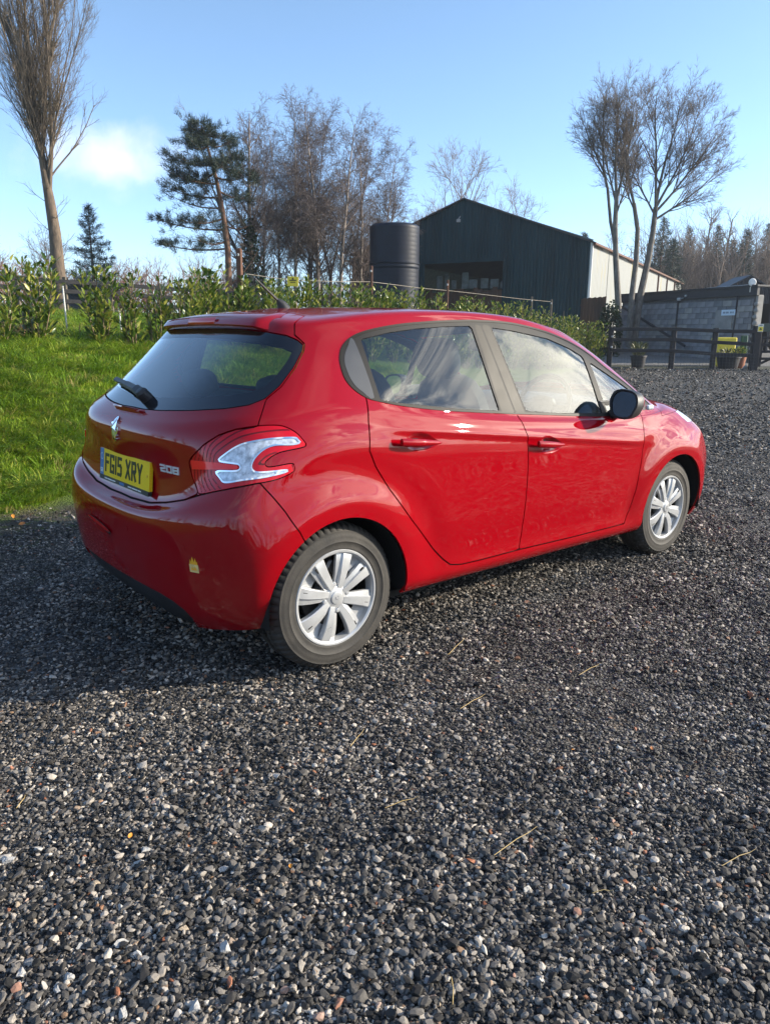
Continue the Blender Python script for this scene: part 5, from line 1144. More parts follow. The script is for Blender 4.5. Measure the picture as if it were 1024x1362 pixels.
b = foot(305, 35, -.2); T = Tree(9); root = thing('pine_tree', 'dark layered pine leaning left beside the bare birches', 'tree', b)
axis_ = [b, at(303, 330, 35), at(296, 280, 35), at(287, 235, 35), at(276, 195, 35), at(268, 168, 35)]; T.path(axis_, .16, .03, 0)
tp, td = [], []
r = random.Random(4)
def bough(f, ex, ey, spread_y, n, dens):
    n, dens = int(n*.8), max(2, dens-1)
    i = min(4, int(f*5)); p = axis_[i]+(axis_[i+1]-axis_[i])*(f*5-i); e = at(ex, ey, 35+spread_y); mid_ = p*.5+e*.5+Vector((0, 0, -.35)); pts = [p.lerp(mid_, t).lerp(mid_.lerp(e, t), t) for t in [k/8 for k in range(9)]]
    T.path(pts, .045, .010, 1); dd = (e-p).normalized()
    for k in range(n):
        t = r.uniform(.28, 1.0); q = pts[min(8, int(t*8))]; side = Vector((r.gauss(0, .42), r.gauss(0, .55), r.gauss(.10, .14)))*(1.2-.5*t); T.seg.append((q, q+side, .007, .004, 2))
        for m in range(dens): w = r.random()*.6+.4; tp.append(tuple(q+side*w*1.45-b)); td.append(tuple(dd*.5+side.normalized()*.4+Vector((0, 0, .55))))
for f, ex, ey, sy, n, dens in ((.10, 345, 330, .4, 10, 3), (.20, 206, 322, 0, 34, 4), (.24, 262, 318, -.8, 20, 3), (.30, 200, 288, .3, 40, 4), (.33, 330, 300, .5, 14, 3), (.36, 240, 292, -1, 26, 4), (.42, 232, 262, .8, 20, 3), (.48, 214, 246, 0, 36, 4), (.52, 335, 262, .6, 24, 4), (.56, 217, 224, -.6, 34, 5), (.60, 330, 232, -.5, 34, 5), (.63, 246, 240, 1.0, 30, 5), (.68, 222, 205, .4, 32, 5), (.70, 318, 205, .5, 34, 5), (.74, 296, 222, -1.2, 30, 5), (.80, 240, 186, -.5, 30, 5), (.84, 305, 188, .4, 30, 5), (.90, 258, 176, .5, 26, 5), (.95, 288, 176, -.3, 24, 5), (.99, 268, 166, 0, 20, 5)): bough(f, ex, ey, sy, n, dens)
T.build(root, 1, PINEB, PINEB, b)
V, F = needle_tufts(np.array(tp), np.array(td), 17, .24, .010, 5, .8); mesh('needles', V, F, PINEN, root)['kind'] = 'stuff'

# spruces and other conifers
def conifer(px, top, base_y, Y, wpx, label, name, m, seed, group=None, n=90, dens=12, lift=.25, tl=.2):
    b = foot(px, Y, -.1); h_ = at(px, top, Y).z-b.z; w = wpx/FPX*Y; T = Tree(seed); root = thing(name, label, 'tree', b, group); r = random.Random(seed)
    T.path([b+Vector((0, 0, h_*k/6)) for k in range(7)], .02*h_, .01, 0); tp, td = [], []
    for k in range(n):
        f = (k+.5)/n; z = h_*(.06+.93*f); L = w*(1-f)**.85*r.uniform(.65, 1.15)+.06; a = k*2.399; d = Vector((math.cos(a), math.sin(a), -.12+lift*r.random())); p = b+Vector((0, 0, z))
        e = p+d*L; T.path([p, p+d*L*.5+Vector((0, 0, -.04*L)), e+Vector((0, 0, .10*L))], .012, .005, 1)
        for i in range(max(3, int(dens*L/w)+2)):
            t = r.uniform(.15, 1); sd = Vector((-d.y, d.x, 0))*r.uniform(-.3, .3)*L*(1-t*.5); tp.append(tuple(p+d*L*t+sd-b+Vector((0, 0, .06*L*t)))); td.append(tuple(d*.6+sd*.6+Vector((0, 0, .15))))
    T.build(root, 9, PINEB, PINEB, b); V, F = needle_tufts(np.array(tp), np.array(td), 16, tl, tl*.055, seed, .55); mesh('needles', V, F, m, root)['kind'] = 'stuff'
conifer(127, 272, 390, 35, 44, 'small blue grey spruce standing behind the laurels', 'spruce_tree', SPRN, 31, n=80, dens=9, lift=.5)
for k, (px, top, Y, w, lab) in enumerate(((874, 288, 58, 30, 'dark spruce right of the forked pale trees'), (908, 300, 66, 30, 'dark conifer in the wood, left of its centre'), (946, 298, 64, 26, 'dark spruce below the thin poplars'), (984, 304, 62, 26, 'dark spruce above the block wall'), (1012, 296, 66, 30, 'dark conifer at the right picture edge'), (890, 318, 54, 26, 'lower dark conifer before the wood edge'), (772, 308, 62, 26, 'dark round topped conifer behind the barn roof'), (966, 318, 66, 24, 'small dark conifer half hidden in the wood'))):
    conifer(px, top, 0, Y+13, w, lab, 'conifer_tree', PINEN, 700+k, 'dark conifers in the wood', n=60, dens=8, tl=.42)

# two pale trees by the block wall, one of them forked from the ground
def stems(name, lab, b, Y, stem_list, seed):
    T = Tree(seed); root = thing(name, lab, 'tree', b)
    for pts, r0, ends in stem_list:
        P = [V3(at(px, py, Y+dy)) for px, py, dy in pts]; T.path(P, r0, r0*.6, 0); d = (P[-1]-P[-2]).normalized()
        for ang, L, rr, t in ends:
            q = P[-1] if t >= 1 else P[-2].lerp(P[-1], t) if t > 0 else P[-3].lerp(P[-2], t+1)
            T.grow(q, d+Vector((math.tan(math.radians(ang)), T.r.uniform(-.35, .35), 0)), L*.70, r0*rr, 1, SP_ASH)
    T.build(root, 2, ASHB, TW_GREY, b)
b = foot(826, 33, -.1)
stems('ash_tree', 'slender bare pale tree left of the forked pair by the block wall', b, 33, [([(824, 470, 0), (822, 400, 0), (819, 345, 0), (818, 300, 0), (820, 262, 0)], .155, [(-4, 5.6, .42, 1), (9, 5.2, .38, .9), (-14, 4.6, .34, .75), (16, 3.6, .26, .3)]), ([(820, 335, 0), (812, 295, .2), (808, 250, .3), (803, 228, .3)], .08, [(-12, 3.2, .55, 1), (5, 4.0, .6, .95), (-26, 2.4, .4, .6)])], 81)
b = foot(842, 34, -.1)
stems('ash_tree', 'bare pale tree forked low into two trunks, crown spreading right', b, 34, [([(836, 460, 0), (840, 395, 0), (846, 345, 0), (848, 305, 0), (843, 270, 0)], .145, [(-9, 5.0, .4, 1), (4, 5.6, .42, 1), (-22, 3.4, .3, .7)]), ([(842, 460, .2), (851, 395, .2), (862, 345, .2), (868, 310, .2), (872, 275, .2)], .175, [(-8, 6.2, .40, 1), (8, 6.0, .42, 1), (26, 6.0, .36, .95), (44, 5.8, .34, .8), (56, 4.9, .30, .5), (-30, 4.2, .28, .7)])], 83)
b = foot(813, 32.5); root = thing('ivy_bush', 'dark rounded ivy bush at the foot of the pale tree', 'bush', b); ivy(root, b, [tuple(b), tuple(b+Vector((0, 0, 1.1))), tuple(b+Vector((.02, 0, 2.05)))], [.42, .52, .25], 1500, 77, IVY, (.08, .15))

# bare trees far off
def far_tree(px, top, Y, lab, m, seed, width=1.0, group='bare trees in the distance', sp=SP_FAR, r=None):
    b = foot(px, Y, -.2); h_ = at(px, top, Y).z-b.z; T = Tree(seed); s2 = dict(sp); s2['len'] = [sp['len'][0]*width]+sp['len'][1:]
    root = thing('bare_tree', lab, 'tree', b, group); T.grow(b, Vector((0, 0, 1)), h_*(.90 if px in (598, 676) else .76 if width > .7 else .86), r or .02*h_, 0, s2); T.build(root, 1, TW_FAR, m, b)
for k, (px, top, Y, lab, m, w) in enumerate(((-6, 312, 48, 'reddish bare tree cut by the left picture edge', TW_RED, 1.5), (20, 326, 50, 'low reddish bare tree near the left edge', TW_RED, 1.5), (66, 296, 62, 'round headed bare tree behind the poplar trunk', TW_GREY, 1.5), (265, 335, 70, 'low bare tree left of the pine trunk', TW_GREY, 1.5), (598, 238, 66, 'bare tree above the barn ridge', TW_FAR, 1.6), (566, 262, 70, 'bare tree left of the one above the barn ridge', TW_FAR, 1.2), (676, 270, 76, 'small bare tree above the barn roof slope', TW_FAR, 1.2), (800, 305, 70, 'pale bare tree beyond the barn eaves', TW_FAR, 1.5), (925, 262, 78, 'thin upright bare tree above the wood', TW_FAR, .6), (954, 262, 80, 'second thin upright bare tree above the wood', TW_FAR, .5), (1013, 286, 80, 'thin upright bare tree at the right edge of the wood', TW_FAR, .5), (895, 285, 74, 'bare tree between two dark conifers', TW_FAR, 1.2))):
    far_tree(px, top, Y, lab, m, 900+k, w)
# the wood on the right and the thicket along the left, each read as one mass
def mass(name, lab, spots, m, seed, hj=.25, sp=SP_FAR, width=1.3):
    T = Tree(seed); r = random.Random(seed)
    for px, top, Y in spots:
        b = foot(px, Y, -.3); h_ = (at(px, top, Y).z-b.z)*(1-hj*r.random()); s2 = dict(sp); s2['len'] = [sp['len'][0]*width]+sp['len'][1:]; s2['max'] = 3
        T.grow(b, Vector((r.gauss(0, .12), r.gauss(0, .1), 1)), max(h_, 1.0), .014*h_+.02, 1, s2)
    r0 = bpy.data.objects.new('tmp', None); before = set(bpy.data.objects); T.build(None, 0, m, m); o = [q for q in bpy.data.objects if q not in before][0]; o.name = name; o['kind'] = 'stuff'; o['label'] = lab; bpy.data.objects.remove(r0)
r = random.Random(2)
mass('woodland', 'tangle of bare brown scrub and young trees filling the wood on the right', [(r.uniform(862, 1060), r.uniform(306, 334), r.uniform(74, 88)) for _ in range(200)], TW_FAR, 41, .3)
mass('thicket', 'low reddish thicket along the far side of the field', [(r.uniform(-40, 330), r.uniform(346, 362), r.uniform(44, 56)) for _ in range(110)], TW_RED, 42, .3, width=1.8)
mass('undergrowth', 'brushwood under the birches and behind the tank', [(r.uniform(300, 520), r.uniform(325, 365), r.uniform(38, 46)) for _ in range(70)], TW_BIR, 43, .5, width=1.6)
# trees standing behind the photographer, mirrored in the paint
T = Tree(77); r = random.Random(8)
for _ in range(46):
    a = math.radians(r.uniform(125, 285)); R_ = r.uniform(30, 46); b = Vector((math.sin(a)*R_, math.cos(a)*R_, 0)); b.z = gz1(b.x, b.y)-.2; s2 = dict(SP_FAR); s2['max'] = 3; s2['rmin'] = .03
    T.grow(b, Vector((0, 0, 1)), r.uniform(4, 8.5), .2, 1, s2)
before = set(bpy.data.objects); T.build(None, 0, TW_GREY, TW_GREY); o = [q for q in bpy.data.objects if q not in before][0]; o.name = 'far_woodland'; o['kind'] = 'stuff'; o['label'] = 'bare wood across the yard, seen mirrored in the car'
n = 7000; a = np.radians(rng.uniform(110, 290, n)); R_ = 38+6*rng.random(n); Vh = np.column_stack([np.sin(a)*R_, np.cos(a)*R_, (1.6+1.5*np.sin(a*9)+1.2*np.sin(a*23))*rng.random(n)**.8+.1])
V, q, tr = leaves(Vh, rng.normal(size=(n, 3)), rng.uniform(.5, 1.1, n), rng.uniform(.15, .35, n), 1., 12); o = leaf_obj('hedgerow', V, q, tr, IVY, None); o['kind'] = 'stuff'; o['label'] = 'dark hedge across the yard, seen mirrored in the car'
# ------------------------------------------------------------------ barn, tank, sheds
DARKGREEN = plain('dark_green_steel', (.009, .040, .050), .6, var=.30, scale=1.2, stretch=(1, 1, .15), bump=.05, **{'Specular IOR Level': .18})
def stained_white():
    m, t, b = mat('weathered_white_sheet', (.6, .6, .55), .6); tc = t.add('ShaderNodeTexCoord'); geo = t.add('ShaderNodeNewGeometry')
    mp = t.add('ShaderNodeMapping', {'Vector': geo.outputs['Position'], 'Scale': (1, 1, .10)}); n = t.noise(mp.outputs[0], 1.3, 5, .65); n2 = t.noise(mp.outputs[0], 6, 4)
    c = t.mix(t.smooth(n, .55, .68), (.225, .24, .235, 1), (.26, .225, .10, 1)); c = t.mix(t.math('MULTIPLY', t.smooth(n2, .5, .75), .35), c, (.19, .187, .17, 1)); t.l.new(c, b.inputs['Base Color']); return m
WHITESHEET = stained_white(); ROOFM = plain('barn_roof_sheet', (.06, .055, .052), .7, var=.3, scale=1); RUST = plain('rusty_brown', (.11, .05, .03), .8, var=.4, scale=6); BOARD = plain('brown_board', (.075, .038, .022), .8, var=.35, scale=3, stretch=(1, 1, .15)); TANKM = plain('dark_blue_plastic', (.010, .014, .026), .5, var=.2, scale=2, **{'Specular IOR Level': .22})
DARKIN = plain('barn_inside', (.10, .15, .15), .9); PALE = plain('pale_sheet', (.35, .36, .36), .7); DULL = plain('dull_sheet', (.16, .20, .20), .7, var=.4, scale=3)
B0 = np.array([10.45, 40.]); FD = np.array([-.878, .479]); SD = np.array([.479, .878])       # near corner; along the gable; along the side
zb = gz1(*B0)-.1; OPEN = at(610, 347, 43.3).z; EAVE, RIDGE, WID, LEN = at(771, 320.5, 40).z, at(609, 264.5, 43.4).z, 14.1, 33.
barn = thing('barn', 'large dark green corrugated barn with an open front and white side wall', 'building', (B0[0], B0[1], zb))
def bp3(w, l, z, out=0.): # w along the gable from the near corner, l along the side, out towards the viewer / outwards
    q = FD*w+SD*(l-out); return (q[0], q[1], z-zb)
def gable_top(w): return EAVE+(RIDGE-EAVE)*(1-abs(w-WID/2)/(WID/2))
def sheet(w0, w1, zlo, ztop, place, ribs=5, dep=.035):
    V, F = [], []; n = ribs*4+1
    for i in range(n):
        w = w0+(w1-w0)*i/(n-1); o = dep if (i % 4) in (1, 2) else 0
        V += [place(w, zlo(w) if callable(zlo) else zlo, o), place(w, ztop(w) if callable(ztop) else ztop, o)]
    for i in range(n-1): F.append([2*i, 2*i+2, 2*i+3, 2*i+1])
    return V, F
ns = 15
for i in range(ns):
    w0, w1 = WID*i/ns+.012, WID*(i+1)/ns-.012; jz = .02*math.sin(i*3.1)
    lo = OPEN if (w0 > 4.6 and w1 < 9.5) else zb
    v, f = sheet(w0, w1, lo, gable_top, lambda w, z, o: bp3(w, 0, z, o+.02+.012*(i % 2))); mesh('cladding_sheet', v, f, DARKGREEN, barn)
for i in range(8):
    l0, l1 = LEN*i/8+.03, LEN*(i+1)/8-.03
    v, f = sheet(l0, l1, zb, EAVE-.12, lambda l, z, o: tuple(np.array(bp3(0, l, z))+np.array([*(-FD*(o+.02+.01*(i % 2))), 0])), 14, .03); mesh('side_sheet', v, f, WHITESHEET, barn)
P = lambda w, l, z: bp3(w, l, z)
v = [P(-.25, -.2, EAVE-.05), P(WID/2, -.2, RIDGE+.06), P(WID+.25, -.2, EAVE-.05), P(-.25, LEN+.2, EAVE-.05), P(WID/2, LEN+.2, RIDGE+.06), P(WID+.25, LEN+.2, EAVE-.05)]
v2 = [(a, b_, c-.08) for a, b_, c in v]; mesh('roof', v+v2, [[1, 4, 5, 2], [7, 8, 11, 10], [1, 2, 8, 7], [4, 10, 11, 5], [2, 5, 11, 8]], ROOFM, barn)
SKYL = bpy.data.materials.new('added_roof_light_sheet'); SKYL.use_nodes = True; t_ = NT(SKYL.node_tree); t_.n.clear(); t_.l.new(t_.add('ShaderNodeBsdfTranslucent', {'Color': (.75, .78, .72, 1)}).outputs[0], t_.add('ShaderNodeOutputMaterial').inputs[0])
cuts_ = [-.2, 2.5, 4.0, 7.5, 9.0, 12.5, 14, LEN+.2]
for k_ in range(7):
    l0, l1 = cuts_[k_], cuts_[k_+1]; q = [P(-.25, l0, EAVE-.05), P(-.25, l1, EAVE-.05), P(WID/2, l1, RIDGE+.06), P(WID/2, l0, RIDGE+.06)]
    if k_ % 2: mesh('added_roof_light', q, [[0, 1, 2, 3]], SKYL, barn)  # unseen translucent sheets, added to lighten the inside of the barn
    else:
        q += [(a, b_, c-.08) for a, b_, c in q]; mesh('roof', q, [[0, 1, 2, 3], [7, 6, 5, 4], [0, 4, 5, 1], [0, 3, 7, 4], [1, 5, 6, 2]], ROOFM, barn)
for a, b_ in (((-.20, -.16), (-.20, LEN+.1)),):
    v, f = beam(P(-.22, -.2, EAVE-.12), P(-.22, LEN+.2, EAVE-.12), .14, .12, .02); mesh('gutter', v, f, RUST, barn)
v, f = beam(P(-.06, -.04, zb), P(-.06, -.04, EAVE-.05), .13, .13, .02); mesh('corner_trim', v, f, WHITE, barn)
for l in (LEN/8*5, LEN/8*6, LEN/8*7): v, f = beam(tuple(np.array(P(-.08, l, zb))), tuple(np.array(P(-.08, l, EAVE-.2))), .12, .10, .01); mesh('side_post', v, f, RUST, barn)
for (w, s_) in ((WID/2, 1),):
    v, f = join([beam(P(0, .3, EAVE), P(WID/2, .3, RIDGE-.15), .12, .25), beam(P(WID, .3, EAVE), P(WID/2, .3, RIDGE-.15), .12, .25)]); mesh('rafter', v, f, DARKIN, barn)
v = [P(.05, .15, zb), P(.05, LEN, zb), P(WID-.05, LEN, zb), P(WID-.05, .15, zb), P(.05, .15, EAVE-.1), P(.05, LEN, EAVE-.1), P(WID-.05, LEN, EAVE-.1), P(WID-.05, .15, EAVE-.1)]
mesh('inner_wall', v, [[1, 0, 4, 5], [3, 2, 6, 7], [2, 1, 5, 6]], DARKIN, barn)
bk = lambda pts: [bp3(w_, .05, z_) for w_, z_ in pts]
mesh('gable_wall', bk([(0.02, zb), (4.6, zb), (4.6, gable_top(4.6)-.03), (0.02, EAVE-.03), (4.6, OPEN-.02), (9.5, OPEN-.02), (9.5, gable_top(9.5)-.03), (WID/2, RIDGE-.03), (9.5, zb), (WID-.02, zb), (WID-.02, EAVE-.03)]), [[0, 1, 2, 3], [4, 5, 6, 7, 2], [8, 9, 10, 6]], DARKGREEN, barn)
v, f = beam(P(4.62, -.02, OPEN), P(9.5, -.02, OPEN), .12, .14); mesh('lintel', v, f, DARKGREEN, barn)
w = 4.72; k = 0
while w < 9.3:
    t_ = OPEN-1.55+.10*math.sin(k*1.7)+.05*(k % 2); v, f = box(np.array(P(w+.14, .12, (zb+t_)/2)), (.27, .05, t_-zb), np.array([[FD[0], SD[0], 0], [FD[1], SD[1], 0], [0, 0, 1]])); mesh('board', v, f, BOARD, barn); w += .285; k += 1
for k, (w, hh, ww) in enumerate(((9.0, .75, .35), (8.55, .85, .25), (8.1, .5, .3), (7.4, .9, .4), (6.9, .5, .5), (6.2, .55, .45), (5.6, .5, .5), (5.05, .35, .4))):
    v, f = box(np.array(P(w, 1.2, OPEN-1.4+hh/2)), (ww, .04, hh), np.array([[FD[0], SD[0], 0], [FD[1], SD[1], 0], [0, 0, 1]])); mesh('pale_strip', v, f, DULL, barn)  # strips standing in for the pale spots above the boards
fl = np.array(P(7.35, -.12, RIDGE-1.1)); v, f = join([box(fl, (.22, .14, .16), None, .02), beam(fl+np.array([0, 0, .1]), fl+np.array([.2, .1, .35]), .04, .04)]); mesh('floodlight', v, f, PALE, barn)
# side shed in the corner by the tank
b = V3((*at(483, 400, 44).xy, 0)); b.z = gz1(b.x, b.y)-.1; shed = thing('lean_to_shed', 'dark lean-to shed between the birches and the tank', 'shed', b)
c0 = at(468, 346, 44); c1 = at(502, 326, 45)
for i in range(4):
    p, q = V3(c0).lerp(V3(c1), i/4), V3(c0).lerp(V3(c1), (i+1)/4-.01)
    v, f = sheet(0, 1, lambda t: 0, lambda t: 1, lambda t, z, o: tuple(Vector((p.lerp(q, t).x, p.lerp(q, t).y-o, b.z+(p.lerp(q, t).z-b.z)*z))-b), 3, .03); mesh('cladding_sheet', v, f, DARKGREEN, shed)
v = [tuple(V3(c0)+Vector(d)-b) for d in ((-.15, -.15, .0), (-.15, 5, .0))]+[tuple(V3(c1)+Vector(d)-b) for d in ((0, -.15, .05), (0, 5, .05))]; v += [(x_, y_, z_-.08) for x_, y_, z_ in v]; mesh('roof', v, [[0, 2, 3, 1], [4, 5, 7, 6], [0, 1, 5, 4], [0, 4, 6, 2], [2, 6, 7, 3], [1, 3, 7, 5]], ROOFM, shed)
v, f = box((V3(c0).lerp(V3(c1), .5)-b)+Vector((0, 2.6, -2.0)), (1.4, 4.6, 2.4)); mesh('inner_wall', v, f, DARKIN, shed)
# water tank
b = foot(524, 36, -.05); tk = thing('water_tank', 'tall dark blue ribbed water tank in front of the barn', 'tank', b); R_ = 31/FPX*36.2; H_ = at(524, 299, 36).z-b.z; pr = [(.01, H_+.03), (R_*.5, H_+.02), (R_*.93, H_-.02), (R_*.985, H_-.08)]
z = H_-.10; k = 0
while z > .05:
    pr += [(R_*(1 if k not in (9,) else 1.02), z), (R_*(1 if k not in (9,) else 1.02), z-.10), (R_*.9985, z-.125), (R_*.9985, z-.165)]; z -= .19; k += 1
pr.append((R_, 0)); v, f = lathe(pr[::-1], 64); mesh('tank_shell', v, f, TANKM, tk, smooth=True).data.set_sharp_from_angle(angle=math.radians(50))
v, f = join([tube([(R_*1.02*math.cos(q), R_*1.02*math.sin(q), H_-1.72) for q in np.linspace(0, 2*math.pi, 49)], .03, 6, False)]); mesh('hoop', v, f, TANKM, tk, smooth=True)
v, f = tube([(-R_*1.03, -.3, 0), (-R_*1.03, -.3, H_*.45)], .05, 8); mesh('standpipe', v, f, RUST, tk)
# boundary boards by the barn corner
fa, fb = at(773, 400, 37.5), at(806, 400, 35.5); b = V3((fa.x, fa.y, gz1(fa.x, fa.y)-.05)); bf = thing('board_fence', 'brown close boarded fence against the white barn wall', 'fence', b); n = 15; topz = at(790, 396, 36.5).z
for i in range(n):
    p = V3(fa).lerp(V3(fb), (i+.5)/n); L_ = (V3(fb)-V3(fa)).xy.length/n; dv = (V3(fb)-V3(fa)).normalized(); Rm = np.array([[dv.x, -dv.y, 0], [dv.y, dv.x, 0], [0, 0, 1]])
    gzp = gz1(p.x, p.y)-.05; v, f = box(np.array([p.x-b.x, p.y-b.y, (topz+gzp)/2-b.z+.015*(i % 3)]), (L_*.9, .03+.012*(i % 2), topz-gzp), Rm); mesh('board', v, f, BOARD, bf)
for zz in (.35, topz-b.z-.3): v, f = beam((0, .05, zz), (fb.x-b.x, fb.y-b.y+.05, zz), .05, .08); mesh('rail', v, f, BOARD, bf)
# block built store
CONC = plain('concrete_block', (.20, .20, .21), .9, var=.22, scale=2.5, bump=.25, bscale=30); CONC2 = plain('darker_concrete_block', (.155, .158, .168), .9, var=.22, scale=2.5, bump=.25, bscale=30); CONC3 = plain('pale_concrete_block', (.25, .245, .235), .9, var=.2, scale=2.5, bump=.25, bscale=30); MORT = plain('mortar', (.11, .11, .112), .95); FASC = plain('dark_fascia', (.022, .024, .03), .5, var=.2); DRAIN = plain('black_pipe', (.018, .018, .022), .4)
wl, wr = at(826, 420, 36.2), at(1001, 420, 29.2); dv = (V3(wr)-V3(wl)); dv.z = 0; WL = dv.length; dv.normalize(); nv = Vector((dv.y, -dv.x, 0))
if nv.y > 0: nv = -nv
bz = min(gz1(wl.x, wl.y), gz1(wr.x, wr.y))-.1; b = Vector((wl.x, wl.y, bz)); store = thing('block_store', 'low grey concrete block store with a dark fascia', 'building', b)
ztl, ztr = at(826, 402, 36.2).z, at(1001, 391, 29.2).z; topw = (ztl+ztr)/2-bz; Rm = np.array([[dv.x, -nv.x, 0], [dv.y, -nv.y, 0], [0, 0, 1]])
wp = lambda u, o, z: np.array([dv.x*u+nv.x*o, dv.y*u+nv.y*o, z])
v, f = box(wp(WL/2, -.2, topw/2), (WL-.02, .36, topw), Rm); mesh('core_wall', v, f, MORT, store)
bh, bw = .225, .45; rows = int(topw/bh); cols = int(WL/bw); BX = {}
for rr in range(rows):
    off = 0 if rr % 2 else -bw/2; u = off
    while u < WL-.02:
        u0, u1 = max(u, 0)+.006, min(u+bw, WL)-.006; u += bw
        if u1-u0 < .06: continue
        key = round(u1-u0, 2)
        if key not in BX:
            v, f = box((0, 0, 0), (u1-u0, .05, bh-.012), Rm, .006); o = mesh('block', v, f, CONC, store); BX[key] = o.data
        else: o = bpy.data.objects.new('block', BX[key]); COL.objects.link(o); o.parent = store
        o.location = wp((u0+u1)/2, .022+.004*rng.random(), rr*bh+bh/2); ms = (CONC, CONC2, CONC3)[int(rng.choice(3, p=[.5, .3, .2]))]
        o.material_slots[0].link = 'OBJECT'; o.material_slots[0].material = ms
v, f = box(wp(WL/2, .02, topw+.14), (WL+.3, .14, .34), Rm, .01); mesh('fascia', v, f, FASC, store)
v, f = box(wp(WL/2, -.2, topw+.33), (WL+.4, .7, .06), Rm); mesh('roof', v, f, FASC, store)
v, f = box(wp(WL+.05, -.2, topw*.5), (.12, .34, topw), Rm, .03); mesh('corner_pier', v, f, CONC3, store)
for k in range(9):
    v, f = box(wp(WL+.12+.05*rng.random(), .02, topw*(.15+.09*k)), (.16+.08*rng.random(), .14, .13), Rm, .03); mesh('broken_block', v, f, CONC3, store)
ul = lambda px: WL*((px-826)/(1001-826))*(1/36.2)/(((px-826)/(1001-826))*(1/36.2)+(1-(px-826)/(1001-826))*(1/29.2)) # not used for sizes, only for spacing along the wall
def u_at(px):
    d = at_dir(px, 420); k = ((wl.x*1)*0); A_ = np.array([[d.x, -dv.x], [d.y, -dv.y]]); s_ = np.linalg.solve(A_, [wl.x, wl.y]); return s_[1], s_[0]
def wz(px, py): u, k = u_at(px); d0, d1 = at_dir(px, 420), at_dir(px, py); uu, kk = u_at(px); Y = wl.y+dv.y*uu; return at(px, py, Y).z-bz
u, _ = u_at(902); v, f = join([tube([wp(u, .09, topw), wp(u, .09, topw*.55), wp(u-.12, .09, topw*.45), wp(u-.14, .09, .1)], .035, 8)]); mesh('drain_pipe', v, f, DRAIN, store, smooth=True)
v, f = join([box(wp(u+.1, .14, topw-.02), (.16, .12, .12), Rm, .02), beam(wp(u+.35, .14, topw+.02), wp(u+.1, .14, topw), .03, .03), box(wp(u+.45, .12, topw+.10), (.12, .08, .08), Rm, .02)]); mesh('wall_lamp', v, f, PALE, store)
u, _ = u_at(980); v, f = tube([wp(u, .08, topw), wp(u-.03, .08, topw*.5), wp(u-.05, .08, .3)], .03, 8); mesh('cable_pipe', v, f, DRAIN, store, smooth=True)
u0, _ = u_at(953); u1, _ = u_at(976); z0, z1 = wz(965, 440), wz(965, 412); v, f = box(wp((u0+u1)/2, .065, (z0+z1)/2), (u1-u0, .03, z1-z0), Rm, .005); mesh('boarded_panel', v, f, CONC3, store)
for k in range(5): v, f = box(wp((u0+u1)/2, .084, z0+(z1-z0)*(k+.5)/5), (u1-u0-.04, .008, (z1-z0)/5-.03), Rm); mesh('panel_board', v, f, CONC3, store)
SIGNW = plain('sign_white_blue', (.55, .66, .75), .4, var=.05); SIGNY = plain('sign_yellow', (.80, .62, .05), .45, var=.08)
u0, _ = u_at(961.5); u1, _ = u_at(980); zc = wz(970, 415.5); sg = thing('wall_sign', 'narrow white sign on the grey block wall', 'sign', tuple(V3(wp((u0+u1)/2, .10, zc))+b)); v, f = box((0, 0, 0), (u1-u0, .02, .22), Rm, .004); mesh('sign_board', v, f, SIGNW, sg)
v, f = join([box(tuple(np.array(Rm)@np.array([x_, -.0125, .0])), (w_, .004, .07), Rm) for x_, w_ in ((-.2, .12), (-.04, .14), (.13, .1), (.24, .06))]); mesh('sign_print', v, f, plain('sign_grey_print', (.22, .27, .34), .5), sg)['kind'] = 'stuff'
pl_, pr_ = u_at(829)[0], u_at(925)[0]; root = thing('leaning_pole', 'long dark pole leaning slantwise across the block wall', 'pole', tuple(V3(wp(pl_, .16, 0))+b)); a_, c_ = wp(pl_, .10, wz(829, 408)), wp(pr_, .42, wz(925, 460)); v, f = beam(a_-wp(pl_, .16, 0), c_-wp(pl_, .16, 0), .09, .09, .01); mesh('pole', v, f, FASC, root)
u, _ = u_at(998); rt = thing('dish_lamp', 'round white lamp on a bracket at the corner of the block store', 'lamp', tuple(V3(wp(u+.0, .12, topw+.45))+b)); v, f = lathe([(.001, -.03), (.10, -.02), (.15, .03), (.13, .05), (.001, .02)], 20, 'y'); mesh('lamp_head', v, f, WHITE, rt, smooth=True); v, f = tube([(0, .02, -.02), (0, .08, -.15), (0, .08, -.35)], .02, 6); mesh('bracket', v, f, WHITE, rt)
u0, u1 = u_at(940)[0], WL
v, f = tube([wp(u0, .12, topw+.34), wp(u1, .12, topw+.36)], .03, 6); mesh('gutter', v, f, PALE, store)
